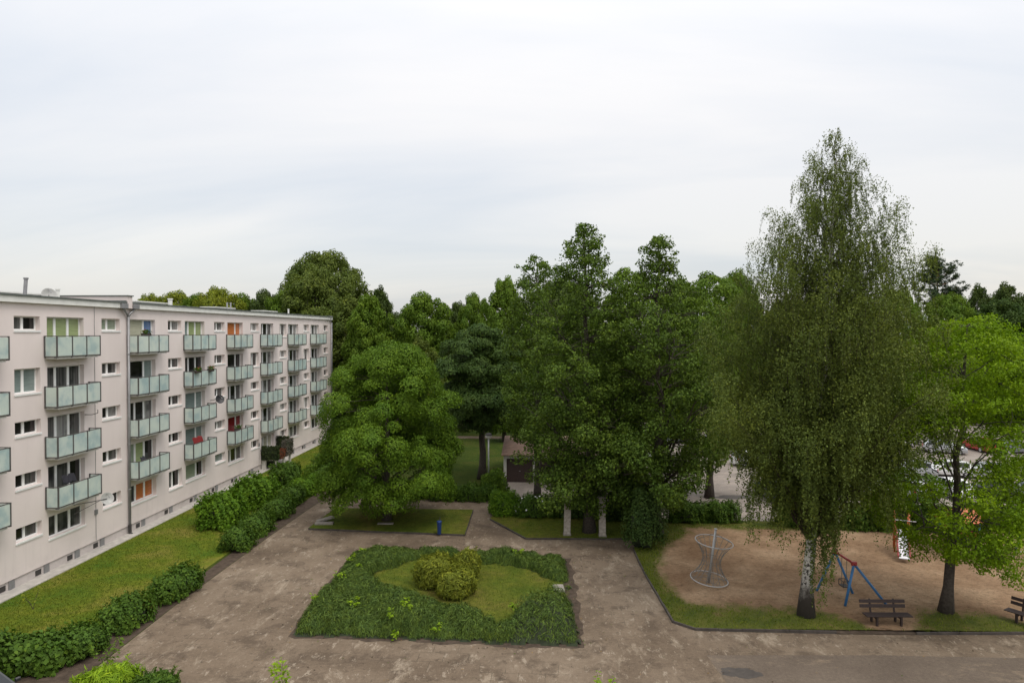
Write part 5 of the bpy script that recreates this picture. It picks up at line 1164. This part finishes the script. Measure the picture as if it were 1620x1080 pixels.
# ivy over the terrace
def ivy(x0, x1, y0, y1, z0, z1, n, mat, label, seed):
    rng = np.random.default_rng(seed); P = rng.uniform(0, 1, (n, 3)); a = rng.integers(0, 3, n); q = rng.integers(0, 2, n).astype(float); c = P.copy()
    c[np.arange(n), a] = q; d = np.zeros((n, 3)); d[np.arange(n), a] = q*2-1; W_ = np.array([x0, y0, z0])+c*np.array([x1-x0, y1-y0, z1-z0])+rng.normal(size=(n, 3))*.05
    V, F = leaves(W_, d+np.array([0, 0, .5])+rng.normal(size=(n, 3))*.4, .14, .12, None, rng); m = MB(); m.box(x0+.05, x1-.05, y0+.05, y1-.05, z0+.03, z1-.05); cv = np.array(m.v, np.float32); cf2 = np.array(m.f, np.int32)
    v, f, mi = joinVF([(V, F, 0), (cv, cf2, 1)]); tag(link('ivy', np_mesh('ivy', v, f, [M[mat], M['core']], mi)), label, 'ivy')
ivy(XW+.1, TX+.12, TY0-.15, TY0+.25, 1.03, 2.25, 1500, 'leaf_ivy', 'dark ivy covering the near side of the ground-floor terrace', 91)
ivy(TX-.25, TX+.12, TY0+.28, TY1-1.9, 1.03, 1.75, 800, 'leaf_red', 'reddish leaves over the front of the ground-floor terrace', 92)
ivy(TX-.25, TX+.15, TY1-1.85, TY1+.1, 1.03, 2.5, 1200, 'leaf_bare', 'grey dry climber at the far end of the ground-floor terrace', 93)
ivy(XW+.1, TX-.28, TY1-.25, TY1+.1, 1.03, 2.7, 900, 'leaf_ivy', 'ivy against the wall at the far end of the terrace', 94)

# grass blades: lawn edges and rough patches
def grass(name, label, n, sampler, z, seed, mat, hh=(.05, .13)):
    rng = np.random.default_rng(seed); x, y = sampler(rng, n); n = len(x); a = rng.uniform(0, 2*pi, n); lean = rng.normal(size=(n, 2))*.5
    T = np.stack([lean[:, 0], lean[:, 1], np.ones(n)], 1); N = np.stack([np.cos(a), np.sin(a), a*0+.3], 1); l = rng.uniform(*hh, n); P = np.stack([x, y, z+l*.42], 1); V, F = leaves(P, N, l, .03, T, rng, .1)
    tag(link(name, np_mesh(name, V, F, [mat])), label, 'grass', None, 'stuff')
M['blade'] = leafmat('grass_blade', (0.115, 0.152, 0.018), trans=.2, nscale=.5)
def s_lawn(rng, n):
    y = 26+(rng.uniform(0, 1, n)**1.4)*60; x = rng.uniform(-27.0, -20.0, n); return x, y
grass('grass', 'short mown grass of the lawn along the flats', 42000, s_lawn, 0, 301, M['blade'])
def s_play(rng, n):
    x = 5.4+rng.uniform(0, 1, n)**1.4*24; y = rng.uniform(31.2, 48, n); xl = np.interp(y, YL, XL); yf = np.interp(x, [6, 10, 12.5, 14.2, 15.2, 16.6, 18, 21, 22.6, 30], [33.6, 33.5, 33.4, 32.4, 30.6, 31.2, 33.4, 33.3, 31.8, 33.0]); wl = np.interp(y, [31, 33, 36, 39, 41, 46], [1.5, 1.4, 0.7, 0.8, 1.5, 2.2])
    k = ((y+rng.normal(size=n)*.3 < yf) | (x-xl < wl) | (y > 47)) & (x > xl-.02) & (y > 31.1+np.maximum(0, x-12)*.033); return x[k], y[k]
grass('grass', 'rough grass strip along the playground kerb', 30000, s_play, .075, 302, M['blade'], (.06, .17))
def s_bed(rng, n):
    x = rng.uniform(-17, 6.6, n); y = rng.uniform(29, 51, n); k = inpoly(x, y, lawn1) | inpoly(x, y, lawn2) | inpoly(x, y, lawn_in); return x[k], y[k]
grass('grass', 'short grass of the kerbed lawns in the court', 50000, s_bed, .10, 303, M['blade'], (.04, .10))

def litter(name, label, n, seed, mats):
    rng = np.random.default_rng(seed); x = rng.uniform(-18, 24, n*3); y = rng.uniform(24, 53, n*3); d = edgedist(x, y, bed); d2 = np.minimum(np.minimum(edgedist(x, y, lawn1), edgedist(x, y, lawn2)), np.abs(x+18.4)); dd = np.minimum(d, d2)
    k = ~inpoly(x, y, bed) & ~inpoly(x, y, lawn1) & ~inpoly(x, y, lawn2) & (x > -18.6) & ((x < 5.2) | (y < 31.0)) & (rng.uniform(size=n*3) < .06+.9*np.exp(-dd/.45)); x, y = x[k][:n], y[k][:n]; n = len(x)
    V, F = leaves(np.stack([x, y, np.full(n, .022)], 1), np.array([0, 0, 1.0])+rng.normal(size=(n, 3))*.25, rng.uniform(.05, .13, n), rng.uniform(.03, .08, n), None, rng, .05)
    tag(link(name, np_mesh(name, V, F, mats, rng.integers(0, len(mats), n))), label, 'leaf litter', None, 'stuff')
M['dry_leaf'] = leafmat('dry_leaf', (0.20, 0.13, 0.06), trans=.05); M['dark_leaf'] = leafmat('rotten_leaf', (0.05, 0.035, 0.022), trans=.05)
litter('leaf_litter', 'dry leaves and crumbs scattered over the paving along the beds', 2600, 401, [M['dry_leaf'], M['dark_leaf'], M['leaf_olive']])
